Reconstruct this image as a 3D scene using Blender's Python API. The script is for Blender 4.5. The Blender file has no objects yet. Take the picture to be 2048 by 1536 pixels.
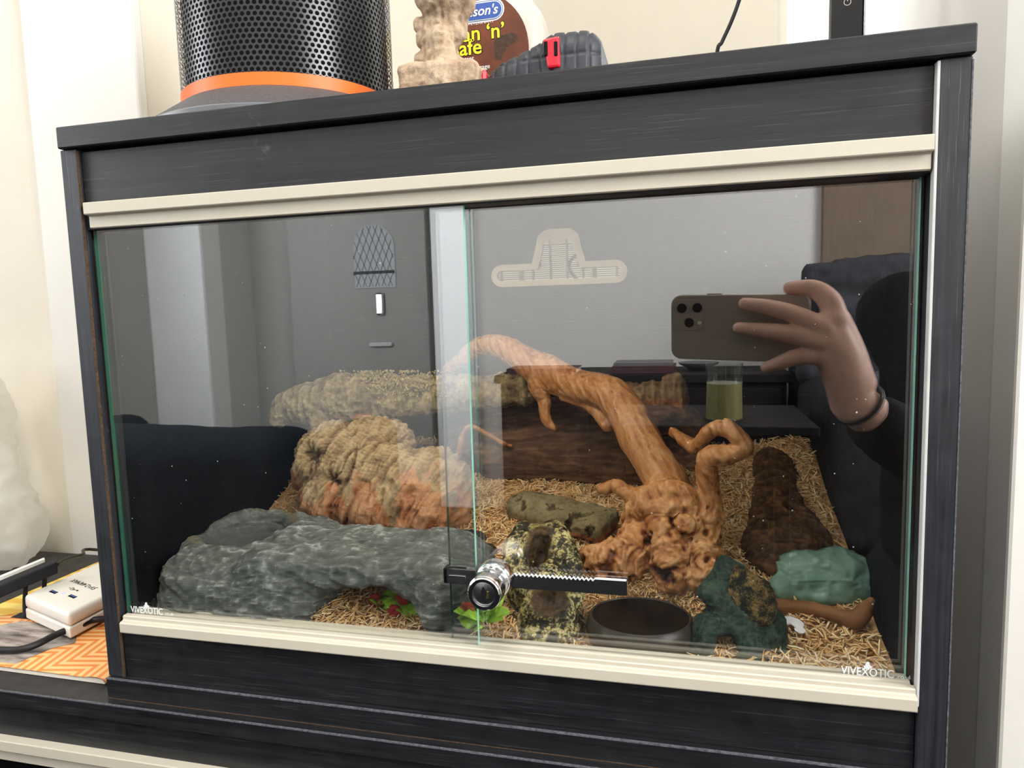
import bpy, bmesh, math, random
import numpy as np
from mathutils import Vector, Matrix

random.seed(7)
RNG = np.random.default_rng(7)
SC = bpy.context.scene
COL = SC.collection

# ------------------------------------------------------------------ camera
CAM = Vector((0.455, -0.4392, 0.8527))
YAW, PITCH, ROLL = 0.243573, -0.102577, -0.02868
FPX = 1373.4
_f = Vector((-math.sin(YAW)*math.cos(PITCH), math.cos(YAW)*math.cos(PITCH), math.sin(PITCH)))
_r0 = Vector((math.cos(YAW), math.sin(YAW), 0)); _u0 = _r0.cross(_f)
RT = (_r0*math.cos(ROLL) + _u0*math.sin(ROLL)).normalized()
UP = (-_r0*math.sin(ROLL) + _u0*math.cos(ROLL)).normalized()
FW = _f.normalized()
cam = bpy.data.objects.new('camera', bpy.data.cameras.new('camera'))
COL.objects.link(cam)
cam.matrix_world = Matrix(((RT.x, UP.x, -FW.x, CAM.x), (RT.y, UP.y, -FW.y, CAM.y), (RT.z, UP.z, -FW.z, CAM.z), (0, 0, 0, 1)))
cam.data.sensor_width = 36.0
cam.data.lens = FPX*36.0/2048
cam.data.clip_start = 0.003
SC.camera = cam

# ------------------------------------------------------------------ light and exposure
SC.view_settings.view_transform = 'Standard'
SC.view_settings.look = 'None'
SC.view_settings.exposure = 0.0
SC.view_settings.gamma = 1.0
SC.view_settings.use_curve_mapping = False
SC.cycles.use_denoising = True
SC.cycles.max_bounces = 10
SC.cycles.diffuse_bounces = 5
SC.cycles.glossy_bounces = 5
SC.cycles.transparent_max_bounces = 16
SC.cycles.caustics_reflective = False
SC.cycles.caustics_refractive = False
SC.cycles.sample_clamp_indirect = 6.0

world = bpy.data.worlds.new('overcast_sky'); SC.world = world
world.use_nodes = True
world.node_tree.nodes['Background'].inputs[0].default_value = (0.80, 0.90, 1.0, 1)
world.node_tree.nodes['Background'].inputs[1].default_value = 2.2


def area(name, loc, target, sx, sy, power, col):
    l = bpy.data.lights.new(name, 'AREA'); l.shape = 'RECTANGLE'; l.size = sx; l.size_y = sy
    l.energy = power; l.color = col
    o = bpy.data.objects.new(name, l); COL.objects.link(o); o.location = loc
    o.rotation_euler = (Vector(target)-Vector(loc)).to_track_quat('-Z', 'Z').to_euler()
    return o


area('daylight_left_window', (-2.14, -0.95, 1.5), (-0.3, -2.6, 1.2), 1.5, 1.4, 74, (0.95, 0.97, 1.0))
area('daylight_right_window', (2.10, -1.00, 1.5), (-0.7, -2.5, 1.1), 1.2, 1.4, 98, (0.98, 0.98, 1.0))
area('daylight_back_window', (0.64, 0.80, 1.40), (0.60, -1.0, 1.2), 0.20, 0.7, 5, (0.95, 0.98, 1.0))


area('added_vivarium_light', (0.31, 0.060, 0.966), (0.32, 0.12, 0.60), 0.44, 0.03, 1.4, (1.0, 0.90, 0.76))  # unseen light added under the top board to brighten the straw
area('added_overhead_fill', (0.3, -0.75, 2.32), (0.3, -0.75, 0.0), 0.5, 0.5, 16, (1.0, 0.97, 0.92))  # bodiless light added overhead to lift the alcove wall and top surfaces


# ------------------------------------------------------------------ pixel rays -> points in the room
def ray(u, v):
    return FW + RT*((u-1024)/FPX) - UP*((v-768)/FPX)


def aty(u, v, y):
    d = ray(u, v); return CAM + d*((y-CAM.y)/d.y)


def atz(u, v, z):
    d = ray(u, v); return CAM + d*((z-CAM.z)/d.z)


def atx(u, v, x):
    d = ray(u, v); return CAM + d*((x-CAM.x)/d.x)


GLASS_Y = 0.006


def mir(u, v, y):
    """point in the room in front of the glass (depth y) whose mirror image falls at that place"""
    p = aty(u, v, 2*GLASS_Y-y); return Vector((p.x, y, p.z))


BED_A, BED_B = 0.6005, 0.262


def bed(u, v, lift=0.0):
    d = ray(u, v); t = (BED_A+lift+BED_B*CAM.y-CAM.z)/(d.z-BED_B*d.y); return CAM + d*t


# ------------------------------------------------------------------ materials
def lin(h):
    h = h.lstrip('#'); c = [int(h[i:i+2], 16)/255 for i in (0, 2, 4)]
    return tuple(x/12.92 if x <= 0.04045 else ((x+0.055)/1.055)**2.4 for x in c) + (1.0,)


class NT:
    def __init__(s, name):
        s.m = bpy.data.materials.new(name); s.m.use_nodes = True
        s.t = s.m.node_tree; s.t.nodes.clear()
        s.out = s.t.nodes.new('ShaderNodeOutputMaterial')

    def n(s, typ, **kw):
        nd = s.t.nodes.new('ShaderNode'+typ)
        for k, v in kw.items():
            if k.startswith('i_'):
                nd.inputs[k[2:].replace('_', ' ')].default_value = v
            else:
                setattr(nd, k, v)
        return nd

    def l(s, a, b):
        s.t.links.new(a, b)

    def bsdf(s, rough=0.5, spec=0.5, **kw):
        b = s.n('BsdfPrincipled'); b.inputs['Roughness'].default_value = rough
        b.inputs['Specular IOR Level'].default_value = spec
        for k, v in kw.items():
            b.inputs[k.replace('_', ' ')].default_value = v
        s.l(b.outputs[0], s.out.inputs[0]); return b

    def coord(s, scale=(1, 1, 1), rot=(0, 0, 0)):
        tc = s.n('TexCoord'); mp = s.n('Mapping')
        mp.inputs['Scale'].default_value = scale; mp.inputs['Rotation'].default_value = rot
        s.l(tc.outputs['Object'], mp.inputs[0]); return mp.outputs[0]

    def noise(s, vec, scale, detail=4, rough=0.6, dist=0.0):
        n = s.n('TexNoise'); n.inputs['Scale'].default_value = scale
        n.inputs['Detail'].default_value = detail; n.inputs['Roughness'].default_value = rough
        n.inputs['Distortion'].default_value = dist
        s.l(vec, n.inputs['Vector']); return n.outputs['Fac']

    def ramp(s, fac, stops, interp='LINEAR'):
        r = s.n('ValToRGB'); cr = r.color_ramp; cr.interpolation = interp
        while len(cr.elements) < len(stops):
            cr.elements.new(0.5)
        for e, (p, c) in zip(cr.elements, stops):
            e.position = p; e.color = c
        s.l(fac, r.inputs[0]); return r.outputs[0]

    def math(s, op, a, b=None, clamp=False):
        m = s.n('Math', operation=op); m.use_clamp = clamp
        for i, x in enumerate((a, b)):
            if x is None: continue
            if isinstance(x, (int, float)): m.inputs[i].default_value = x
            else: s.l(x, m.inputs[i])
        return m.outputs[0]

    def mixc(s, fac, a, b):
        m = s.n('Mix', data_type='RGBA')
        for i, x in ((0, fac), (6, a), (7, b)):
            if isinstance(x, (int, float, tuple)): m.inputs[i].default_value = x
            else: s.l(x, m.inputs[i])
        return m.outputs[2]

    def bump(s, h, strength, dist, b):
        n = s.n('Bump'); n.inputs['Strength'].default_value = strength; n.inputs['Distance'].default_value = dist
        s.l(h, n.inputs['Height']); s.l(n.outputs[0], b.inputs['Normal'])


def plain(name, hexc, rough=0.5, spec=0.5, nscale=60, nstr=0.0, var=0.06, **kw):
    t = NT(name); b = t.bsdf(rough, spec, **kw)
    c = lin(hexc); v = t.coord(); f = t.noise(v, nscale, 3)
    lo = tuple(x*(1-var) for x in c[:3])+(1,); hi = tuple(min(1, x*(1+var)) for x in c[:3])+(1,)
    t.l(t.ramp(f, [(0.3, lo), (0.7, hi)]), b.inputs['Base Color'])
    if nstr: t.bump(f, nstr, 0.002, b)
    return t.m


def laminate(name, along, dark='#0d0e10', light='#1d1e21', rough=0.42, spec=0.5):
    t = NT(name); b = t.bsdf(rough, spec)
    sc = {'x': (7, 260, 260), 'z': (260, 260, 7), 'y': (260, 7, 260)}[along]
    sc2 = {'x': (22, 700, 700), 'z': (700, 700, 22), 'y': (700, 22, 700)}[along]
    f = t.noise(t.coord(sc), 1.0, 3, 0.6); g = t.noise(t.coord(sc2), 1.0, 2, 0.5)
    pores = t.ramp(g, [(0.60, (0, 0, 0, 1)), (0.72, (1, 1, 1, 1))])
    c = t.ramp(f, [(0.35, lin(dark)), (0.7, lin(light))])
    t.l(t.mixc(t.math('MULTIPLY', pores, 0.12), c, lin('#5a5b5f')), b.inputs['Base Color'])
    d = t.noise(t.coord(), 55, 4, 0.7)
    sm = t.ramp(t.noise(t.coord(), 26, 6, 0.75), [(0.66, (0, 0, 0, 1)), (0.80, (1, 1, 1, 1))])
    t.l(t.mixc(t.math('MULTIPLY', sm, 0.30), b.inputs['Base Color'].links[0].from_socket, lin('#8a8b8e')), b.inputs['Base Color'])
    t.l(t.ramp(d, [(0.35, (rough-0.06,)*3+(1,)), (0.75, (rough+0.12,)*3+(1,))]), b.inputs['Roughness'])
    t.bump(t.math('ADD', t.math('MULTIPLY', f, 0.5), t.math('MULTIPLY', pores, -0.7)), 0.2, 0.0006, b)
    return t.m


def organic(name, stops, nscale=120, namt=0.3, rough=0.8, spec=0.3, bscale=500, bstr=0.6, bdist=0.0012, stretch=(1, 1, 1), second=None, overlay=None):
    """colour follows the relief value stored on the mesh (paint and weathering lie in hollows and on ridges), broken up by noise;
    a second colour scale shows where the mask on the mesh says so (broken cork, tan wash)"""
    t = NT(name); b = t.bsdf(rough, spec)
    a = t.n('Attribute', attribute_name='h')
    v = t.coord(stretch); f = t.noise(v, nscale, 6, 0.7)
    d = t.math('MULTIPLY', t.math('SUBTRACT', f, 0.5), namt*2)
    s = t.math('ADD', a.outputs['Fac'], d)
    c = t.ramp(s, stops)
    if second:
        m = t.n('Attribute', attribute_name='m')
        e = t.ramp(t.math('ADD', m.outputs['Fac'], t.math('MULTIPLY', d, 0.8)), [(0.42, (0, 0, 0, 1)), (0.58, (1, 1, 1, 1))])
        c = t.mixc(e, c, t.ramp(s, second))
    if overlay:
        o = t.noise(t.coord(), overlay[0], 6, 0.7)
        c = t.mixc(t.ramp(o, [(overlay[1], (0, 0, 0, 1)), (overlay[2], (1, 1, 1, 1))]), c, lin(overlay[3]))
    t.l(c, b.inputs['Base Color'])
    t.bump(t.noise(v, bscale, 5, 0.7), bstr, bdist, b)
    return t.m


M = {}
M['wall'] = plain('cream_wall_paint', '#e6dece', 0.75, 0.3, 25, 0.04, 0.015)
M['white_paint'] = plain('white_gloss_paint', '#eae6dd', 0.5, 0.4, 25, 0.05, 0.012)
M['cool_white'] = plain('bright_white_gloss_paint', '#f8fafd', 0.45, 0.5, 25, 0.02, 0.01)
M['nib_wall'] = plain('off_white_wall_paint', '#dcd8d2', 0.8, 0.3, 25, 0.03, 0.02)
M['room_wall'] = plain('pale_grey_wall_paint', '#e2e0dc', 0.8, 0.3, 25, 0.03, 0.02)
M['taupe_wall'] = plain('taupe_wall_paint', '#a9a6a2', 0.8, 0.3, 25, 0.03, 0.02)  # the left wall's own darker paint
M['hall_wall'] = plain('grey_hall_paint', '#bebebb', 0.8, 0.3, 25, 0.03, 0.02)
M['ceiling'] = plain('white_ceiling_paint', '#eeece8', 0.9, 0.2)
M['carpet'] = plain('charcoal_carpet', '#0e0f11', 0.95, 0.1, 300, 0.6, 0.3)
M['lam_x'] = laminate('black_ash_laminate_lengthwise', 'x')
M['lam_z'] = laminate('black_ash_laminate_upright', 'z', '#15171a', '#2a2c31', 0.45)
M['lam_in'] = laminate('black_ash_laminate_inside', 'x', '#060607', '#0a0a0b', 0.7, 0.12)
M['edge_pale'] = plain('pale_edge_strip', '#bdbcb9', 0.45)
M['edge_worn'] = plain('dusty_worn_edge', '#55555a', 0.8, 0.2, 400, 0.2, 0.5)
M['raw_board'] = plain('raw_chipboard', '#4a392b', 0.9, 0.2, 400, 0.2, 0.4)
M['pvc'] = plain('beige_plastic_runner', '#bdb5a4', 0.4, 0.4, 30, 0.0, 0.02)
M['vent'] = plain('cream_plastic_vent', '#dccfb4', 0.5, 0.4)
M['vent_slat'] = plain('darkened_cream_plastic', '#8d8370', 0.6, 0.4)  # slats coloured darker so the slots between them read as lit
M['chrome'] = plain('chrome', '#e4e4e6', 0.09, 0.5, 60, 0.0, 0.02, Metallic=1.0)
M['steel'] = plain('brushed_steel', '#b9babd', 0.22, 0.5, 200, 0.05, 0.1, Metallic=1.0)
M['teeth_highlight'] = plain('painted_teeth_highlight', '#e2e2e4', 0.4, 0.5, 60, 0.0, 0.03)  # pale matte colour stands for the highlight along the lock's teeth
M['brass'] = plain('worn_brass', '#b8a468', 0.3, 0.5, 60, 0.0, 0.1, Metallic=1.0)
M['black'] = plain('black_plastic', '#121214', 0.4, 0.4)
M['black_matte'] = plain('matt_black_plastic', '#1c1c1e', 0.65, 0.3, 80, 0.05)
M['black_gloss'] = plain('glossy_black_plastic', '#08080a', 0.12, 0.5)
M['cable'] = plain('black_rubber_cable', '#161617', 0.45, 0.4)
M['orange'] = plain('orange_plastic', '#ee6a1e', 0.45, 0.4, 20, 0.0, 0.02)
M['grille'] = plain('black_perforated_metal', '#1b1b1f', 0.30, 0.6, 60, 0.0, 0.1)
M['grey_base'] = plain('speckled_grey_plastic', '#4c4a4a', 0.6, 0.4, 500, 0.15, 0.25)
M['silver_base'] = plain('silver_grey_plastic', '#696b6e', 0.35, 0.5)
M['core'] = plain('dark_foam_core', '#0b0b0c', 0.8, 0.2)
M['white_plastic'] = plain('white_plastic', '#e8e3d8', 0.42, 0.4, 30, 0.0, 0.01)
M['bottle'] = plain('milky_white_plastic', '#c9c0b2', 0.4, 0.4)
M['red'] = plain('red_plastic', '#c9142c', 0.4, 0.5)
M['rubber'] = plain('dark_grey_rubber', '#34363b', 0.5, 0.4, 200, 0.1, 0.15)
M['yellow_ink'] = plain('yellow_ink', '#f3e21c', 0.5)
M['white_ink'] = plain('white_ink', '#eeeae2', 0.5)
M['black_ink'] = plain('black_ink', '#20160f', 0.5)
M['blue_ink'] = plain('blue_ink', '#33559f', 0.5)
M['brown_label'] = plain('brown_printed_label', '#5f2f18', 0.45, 0.4, 22, 0.0, 0.5)
M['sticker_and_glint'] = plain('white_vinyl_and_glint', '#dfe3e2', 0.5)
M['paper_edge'] = plain('paper_edges', '#cfc8bd', 0.8)
M['navy'] = plain('navy_velvet', '#131c26', 0.85, 0.2, 30, 0.15, 0.25)
M['charcoal'] = plain('charcoal_fabric', '#2a2a2d', 0.9, 0.2, 30, 0.2, 0.3)
M['throw'] = plain('rumpled_charcoal_throw', '#3b3b40', 0.9, 0.2, 18, 0.3, 0.5)
M['cushion'] = plain('slate_grey_cushion', '#5c5d66', 0.9, 0.2, 40, 0.2, 0.2)
M['brown_door'] = plain('brown_wardrobe_board', '#7b6959', 0.6, 0.3, 10, 0.0, 0.05)
M['dark_wood'] = plain('dark_stained_wood', '#151011', 0.65, 0.2, 20, 0.05, 0.3)
M['front_door'] = plain('grey_front_door', '#b4b4b1', 0.5, 0.4)
M['book_red'] = plain('dark_red_cover', '#4a2730', 0.6)
M['book_grey'] = plain('grey_cover', '#6f6c6e', 0.6)
M['candle'] = plain('olive_wax', '#7b7440', 0.6)
M['skin'] = plain('skin', '#d6ab98', 0.5, 0.4, 60, 0.06, 0.08)
M['sleeve'] = plain('black_knit', '#0d0d0f', 0.9, 0.2, 150, 0.2, 0.3)
M['denim'] = plain('dark_denim', '#1a1d26', 0.9, 0.2, 150, 0.2, 0.3)
M['hair'] = plain('dark_brown_hair', '#1a1412', 0.6, 0.3, 150, 0.3, 0.4)
M['phone_case'] = plain('smoky_brown_phone_case', '#a1978e', 0.25, 0.5)
M['lens'] = plain('black_lens_glass', '#101318', 0.08, 0.6)
M['eye'] = plain('eye_white', '#e6e1da', 0.3)
M['lip'] = plain('lip', '#9a5f58', 0.5)


def pane_glass(name, r0, tint, dust):
    t = NT(name)
    g = t.n('NewGeometry')
    dt = t.n('VectorMath', operation='DOT_PRODUCT'); t.l(g.outputs['Incoming'], dt.inputs[0]); t.l(g.outputs['Normal'], dt.inputs[1])
    c = t.math('SUBTRACT', 1.0, t.math('ABSOLUTE', dt.outputs['Value']))
    fr = t.math('ADD', t.math('MULTIPLY', t.math('POWER', c, 5.0), 1-r0), r0, True)
    tr = t.n('BsdfTransparent'); tr.inputs[0].default_value = tint
    gl = t.n('BsdfGlossy'); gl.inputs['Roughness'].default_value = 0.0; gl.inputs[0].default_value = (1, 1, 1, 1)
    mx = t.n('MixShader'); t.l(fr, mx.inputs[0]); t.l(tr.outputs[0], mx.inputs[1]); t.l(gl.outputs[0], mx.inputs[2])
    df = t.n('BsdfDiffuse'); df.inputs[0].default_value = (0.85, 0.86, 0.88, 1)
    v = t.coord()
    vo = t.n('TexVoronoi'); vo.inputs['Scale'].default_value = 170; t.l(v, vo.inputs['Vector'])
    wn = t.n('SeparateColor'); t.l(vo.outputs['Color'], wn.inputs[0])
    size = t.math('MULTIPLY', t.math('POWER', wn.outputs[0], 7.0), 0.10)
    speck = t.math('LESS_THAN', vo.outputs['Distance'], size)
    smear = t.ramp(t.noise(v, 9, 5, 0.7, 1.0), [(0.45, (0, 0, 0, 1)), (0.8, (1, 1, 1, 1))])
    fac = t.math('ADD', t.math('MULTIPLY', speck, 0.35*dust), t.math('MULTIPLY', smear, 0.005*dust), True)
    m2 = t.n('MixShader'); t.l(fac, m2.inputs[0]); t.l(mx.outputs[0], m2.inputs[1]); t.l(df.outputs[0], m2.inputs[2])
    t.l(m2.outputs[0], t.out.inputs[0])
    return t.m


M['glass'] = pane_glass('vivarium_glass', 0.135, (0.985, 0.995, 0.99, 1), 1.0)
M['window_glass'] = pane_glass('window_glass', 0.04, (0.99, 1, 1, 1), 0.0)
M['jar_glass'] = pane_glass('jar_glass', 0.05, (0.95, 0.96, 0.95, 1), 0.0)
M['glass_edge_dark'] = plain('dark_green_glass_edge', '#245645', 0.2, 0.5, 40, 0.0, 0.1)
M['glass_edge'] = plain('green_glass_edge', '#8cc7b4', 0.2, 0.5, 40, 0.0, 0.1)


def water():
    t = NT('still_water'); b = t.bsdf(0.10, 0.5); b.inputs['IOR'].default_value = 1.03
    t.l(t.ramp(t.noise(t.coord(), 60, 5), [(0.4, lin('#080603')), (0.75, lin('#171008'))]), b.inputs['Base Color'])
    return t.m


M['water'] = water()


def straw():
    t = NT('chopped_straw'); b = t.bsdf(0.7, 0.3)
    g = t.n('NewGeometry')
    t.l(t.ramp(g.outputs['Random Per Island'], [(0.0, lin('#c08d55')), (0.25, lin('#e8b87a')), (0.6, lin('#f8d196')), (1.0, lin('#ffeec4'))]), b.inputs['Base Color'])
    return t.m


M['straw'] = straw()
M['straw_bed'] = plain('packed_straw', '#c9a06c', 0.9, 0.2, 260, 0.5, 0.25)


def sheer(name, col, alpha, rough):
    t = NT(name)
    tr = t.n('BsdfTransparent'); tr.inputs[0].default_value = col
    tl = t.n('BsdfTranslucent'); tl.inputs[0].default_value = col
    b = t.n('BsdfPrincipled'); b.inputs['Base Color'].default_value = col; b.inputs['Roughness'].default_value = rough
    m1 = t.n('MixShader'); m1.inputs[0].default_value = 0.45; t.l(b.outputs[0], m1.inputs[1]); t.l(tl.outputs[0], m1.inputs[2])
    m2 = t.n('MixShader'); m2.inputs[0].default_value = alpha; t.l(tr.outputs[0], m2.inputs[1]); t.l(m1.outputs[0], m2.inputs[2])
    t.l(m2.outputs[0], t.out.inputs[0]); return t.m


M['bag'] = sheer('sheer_white_plastic', (0.93, 0.91, 0.86, 1), 0.75, 0.35)
M['teal'] = sheer('translucent_green_plastic', lin('#9cc3b3'), 0.74, 0.10)

M['driftwood'] = organic('orange_brown_driftwood', [(0.05, lin('#241006')), (0.25, lin('#5a2c0f')), (0.45, lin('#875024')), (0.65, lin('#a87240')), (0.95, lin('#cda273'))], nscale=130, namt=0.22, rough=0.5, spec=0.4, bscale=330, bstr=0.5)
CK2 = [(0.14, lin('#231109')), (0.40, lin('#6d3d22')), (0.62, lin('#a5683f')), (0.92, lin('#c6936a'))]
M['cork'] = organic('grey_brown_cork_bark', [(0.10, lin('#1c120c')), (0.32, lin('#543c28')), (0.52, lin('#80664a')), (0.74, lin('#a08561')), (0.97, lin('#c4ab82'))], nscale=170, namt=0.28, rough=0.9, bscale=420, bstr=0.9, bdist=0.002, second=CK2)
M['cork_grey'] = organic('lichen_grey_cork', [(0.05, lin('#241a12')), (0.3, lin('#4a3a2a')), (0.55, lin('#6d5c40')), (0.8, lin('#8d7b58')), (1.0, lin('#ad9b74'))], nscale=150, namt=0.35, rough=0.9, bscale=420, bstr=0.9, bdist=0.002, second=CK2, overlay=(70, 0.60, 0.72, '#cbbd8c'))
M['log_bark_and_shade'] = organic('dark_brown_bark_and_shade', [(0.0, lin('#170d09')), (0.3, lin('#3a261b')), (0.6, lin('#614634')), (0.85, lin('#8a684c')), (1.0, lin('#a98866'))], nscale=150, namt=0.3, rough=0.85, bscale=420, bstr=0.9, bdist=0.002, stretch=(0.25, 1, 1))
M['brown_bark'] = organic('mottled_brown_bark', [(0.0, lin('#0e0905')), (0.35, lin('#2f2013')), (0.6, lin('#533a23')), (0.85, lin('#7b5833')), (1.0, lin('#a07a4e'))], nscale=140, namt=0.4, rough=0.9, bscale=360, bstr=1.0, bdist=0.002)
M['olive_cork'] = organic('olive_grey_cork_slab', [(0.0, lin('#1d150d')), (0.22, lin('#4a3d29')), (0.45, lin('#6f6346')), (0.75, lin('#8f8360')), (1.0, lin('#aca079'))], nscale=140, namt=0.22, rough=0.9, bscale=420, bstr=0.8, bdist=0.002, second=CK2)
M['rock'] = organic('slate_grey_resin_rock', [(0.05, lin('#212423')), (0.35, lin('#404442')), (0.58, lin('#535652')), (0.72, lin('#676a65')), (0.82, lin('#999c97')), (0.95, lin('#c4c6c0'))], nscale=330, namt=0.16, rough=0.7, bscale=600, bstr=0.8, bdist=0.0012, stretch=(0.4, 1, 1.8), second=[(0.0, lin('#1f1d18')), (0.4, lin('#57513f')), (0.8, lin('#8d8262')), (1.0, lin('#b3a882'))])
M['gold_resin'] = organic('black_and_gold_resin', [(0.0, lin('#0d0b07')), (0.40, lin('#1c190f')), (0.50, lin('#4f4626')), (0.58, lin('#a89a60')), (0.8, lin('#cfc28c')), (1.0, lin('#dcd2a4'))], nscale=620, namt=0.6, rough=0.45, spec=0.4, bscale=700, bstr=0.7, second=[(0.2, lin('#1c1006')), (0.6, lin('#4a3312')), (0.9, lin('#6f5424'))])
M['green_resin'] = organic('dark_green_resin', [(0.0, lin('#080d0a')), (0.35, lin('#17261d')), (0.6, lin('#283a2e')), (0.85, lin('#46594b')), (1.0, lin('#707f70'))], nscale=380, namt=0.3, rough=0.7, bscale=700, bstr=1.0, bdist=0.002)
M['gold_moss'] = organic('gold_and_black_moss', [(0.0, lin('#0c0f0a')), (0.42, lin('#1f2215')), (0.60, lin('#6d5a2e')), (0.85, lin('#a2844a')), (1.0, lin('#bda066'))], nscale=900, namt=0.7, rough=0.85, bscale=900, bstr=1.0, bdist=0.003)
M['sandy'] = organic('sandy_beige_resin', [(0.0, lin('#4a392d')), (0.35, lin('#846d58')), (0.6, lin('#ad9479')), (0.85, lin('#c6b094')), (1.0, lin('#d8c6ad'))], nscale=260, namt=0.22, rough=0.85, bscale=600, bstr=0.8)
M['stick'] = organic('smooth_brown_stick', [(0.0, lin('#3a2312')), (0.4, lin('#7a5230')), (0.7, lin('#9a6d42')), (1.0, lin('#b88c5c'))], nscale=150, namt=0.22, rough=0.6, bscale=400, bstr=0.4, stretch=(0.2, 1, 1))
M['lichen'] = plain('pale_lichen', '#ac9a6a', 0.95, 0.1, 200, 0.4, 0.3)
M['leaf'] = plain('bright_green_leaf', '#8db53a', 0.5, 0.4, 60, 0.05, 0.3)
M['flower'] = plain('dark_red_petal', '#8e2426', 0.6, 0.3, 60, 0.05, 0.25)
M['ceramic'] = plain('dark_brown_ceramic', '#2f281f', 0.4, 0.5, 120, 0.05, 0.15)
M['ceramic_in'] = plain('black_glazed_ceramic', '#100c08', 0.25, 0.1, 60, 0.0, 0.2)
M['paper'] = plain('white_tissue', '#eceef2', 0.8, 0.2, 100, 0.3, 0.03)


# ------------------------------------------------------------------ mesh helpers
def mesh_obj(name, v, f, mats, parent=None, smooth=True, attr=None):
    me = bpy.data.meshes.new(name)
    if isinstance(v, bmesh.types.BMesh):
        v.normal_update(); v.to_mesh(me); v.free()
    else:
        v = np.asarray(v, float)
        me.from_pydata([tuple(p) for p in v] if len(v) < 200 else v.tolist(), [], f if isinstance(f, list) else f.tolist())
    if not isinstance(mats, (list, tuple)): mats = [mats]
    for m in mats: me.materials.append(m)
    if smooth: me.polygons.foreach_set('use_smooth', [True]*len(me.polygons))
    if attr is not None:
        a = me.attributes.new('h', 'FLOAT', 'POINT'); a.data.foreach_set('value', np.asarray(attr, np.float32))
    me.update()
    o = bpy.data.objects.new(name, me); COL.objects.link(o)
    if parent is not None: adopt(o, parent)
    return o


def adopt(o, parent):
    """every mesh keeps its points in room coordinates; only the Empty of a thing stands elsewhere"""
    o.parent = parent
    if parent.type == 'EMPTY':
        o.matrix_parent_inverse = Matrix.LocRotScale(parent.location, parent.rotation_euler, parent.scale).inverted()


def tag(o, label, cat, group=None, kind=None):
    o['label'] = label; o['category'] = cat
    if group: o['group'] = group
    if kind: o['kind'] = kind
    return o


def thing(name, label, cat, loc, group=None):
    o = bpy.data.objects.new(name, None); COL.objects.link(o); o.location = loc
    o.empty_display_size = 0.05
    return tag(o, label, cat, group)


def bx(bm, x0, x1, y0, y1, z0, z1, mi=0, bev=0.0, seg=1):
    vs = [bm.verts.new(p) for p in ((x0, y0, z0), (x1, y0, z0), (x1, y1, z0), (x0, y1, z0), (x0, y0, z1), (x1, y0, z1), (x1, y1, z1), (x0, y1, z1))]
    fs = [bm.faces.new([vs[i] for i in q]) for q in ((0, 3, 2, 1), (4, 5, 6, 7), (0, 1, 5, 4), (1, 2, 6, 5), (2, 3, 7, 6), (3, 0, 4, 7))]
    for f in fs: f.material_index = mi
    if bev:
        es = list({e for f in fs for e in f.edges})
        bmesh.ops.bevel(bm, geom=es, offset=bev, segments=seg, profile=0.5, affect='EDGES')
    return vs


def box(name, x0, x1, y0, y1, z0, z1, mat, parent=None, bev=0.0008, seg=1):
    bm = bmesh.new(); bx(bm, x0, x1, y0, y1, z0, z1, 0, bev, seg)
    return mesh_obj(name, bm, None, mat, parent, smooth=False)


def struct(o):
    o['kind'] = 'structure'; return o


def prism(bm, pts, d, mi=0):
    """polygon pts (3D list) swept by vector d"""
    d = Vector(d); a = [bm.verts.new(p) for p in pts]; b = [bm.verts.new(Vector(p)+d) for p in pts]
    n = len(pts); fs = [bm.faces.new(a[::-1]), bm.faces.new(b)]
    for i in range(n):
        fs.append(bm.faces.new((a[i], a[(i+1) % n], b[(i+1) % n], b[i])))
    for f in fs: f.material_index = mi
    return fs


def prism_obj(name, pts, d, mat, parent=None, bev=0.0, seg=1, smooth=False):
    bm = bmesh.new(); prism(bm, pts, d); bmesh.ops.recalc_face_normals(bm, faces=bm.faces)
    if bev: bmesh.ops.bevel(bm, geom=list(bm.edges), offset=bev, segments=seg, profile=0.5, affect='EDGES')
    return mesh_obj(name, bm, None, mat, parent, smooth)


def lathe(bm, prof, c, axis='z', seg=48, sx=1.0, sy=1.0, mi=0):
    """prof: list of (radius, height) revolved about axis through c"""
    rings = []
    for r, h in prof:
        ring = []
        for k in range(seg):
            a = 2*math.pi*k/seg; p, q = r*math.cos(a)*sx, r*math.sin(a)*sy
            if axis == 'z': co = (c[0]+p, c[1]+q, c[2]+h)
            elif axis == 'y': co = (c[0]+p, c[1]+h, c[2]+q)
            else: co = (c[0]+h, c[1]+p, c[2]+q)
            ring.append(bm.verts.new(co))
        rings.append(ring)
    for a, b in zip(rings, rings[1:]):
        for k in range(seg):
            f = bm.faces.new((a[k], a[(k+1) % seg], b[(k+1) % seg], b[k])); f.material_index = mi
    for ring in (rings[0], rings[-1]):
        f = bm.faces.new(ring); f.material_index = mi
    bmesh.ops.recalc_face_normals(bm, faces=bm.faces)


def lathe_obj(name, prof, c, mat, parent=None, axis='z', seg=48, sx=1.0, sy=1.0, smooth=True):
    bm = bmesh.new(); lathe(bm, prof, c, axis, seg, sx, sy)
    o = mesh_obj(name, bm, None, mat, parent, smooth)
    if smooth: sharp(o, 35)
    return o


def sharp(o, deg):
    me = o.data; bm = bmesh.new(); bm.from_mesh(me)
    for e in bm.edges:
        if len(e.link_faces) == 2 and e.calc_face_angle(0) > math.radians(deg): e.smooth = False
    bm.to_mesh(me); bm.free()


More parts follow.
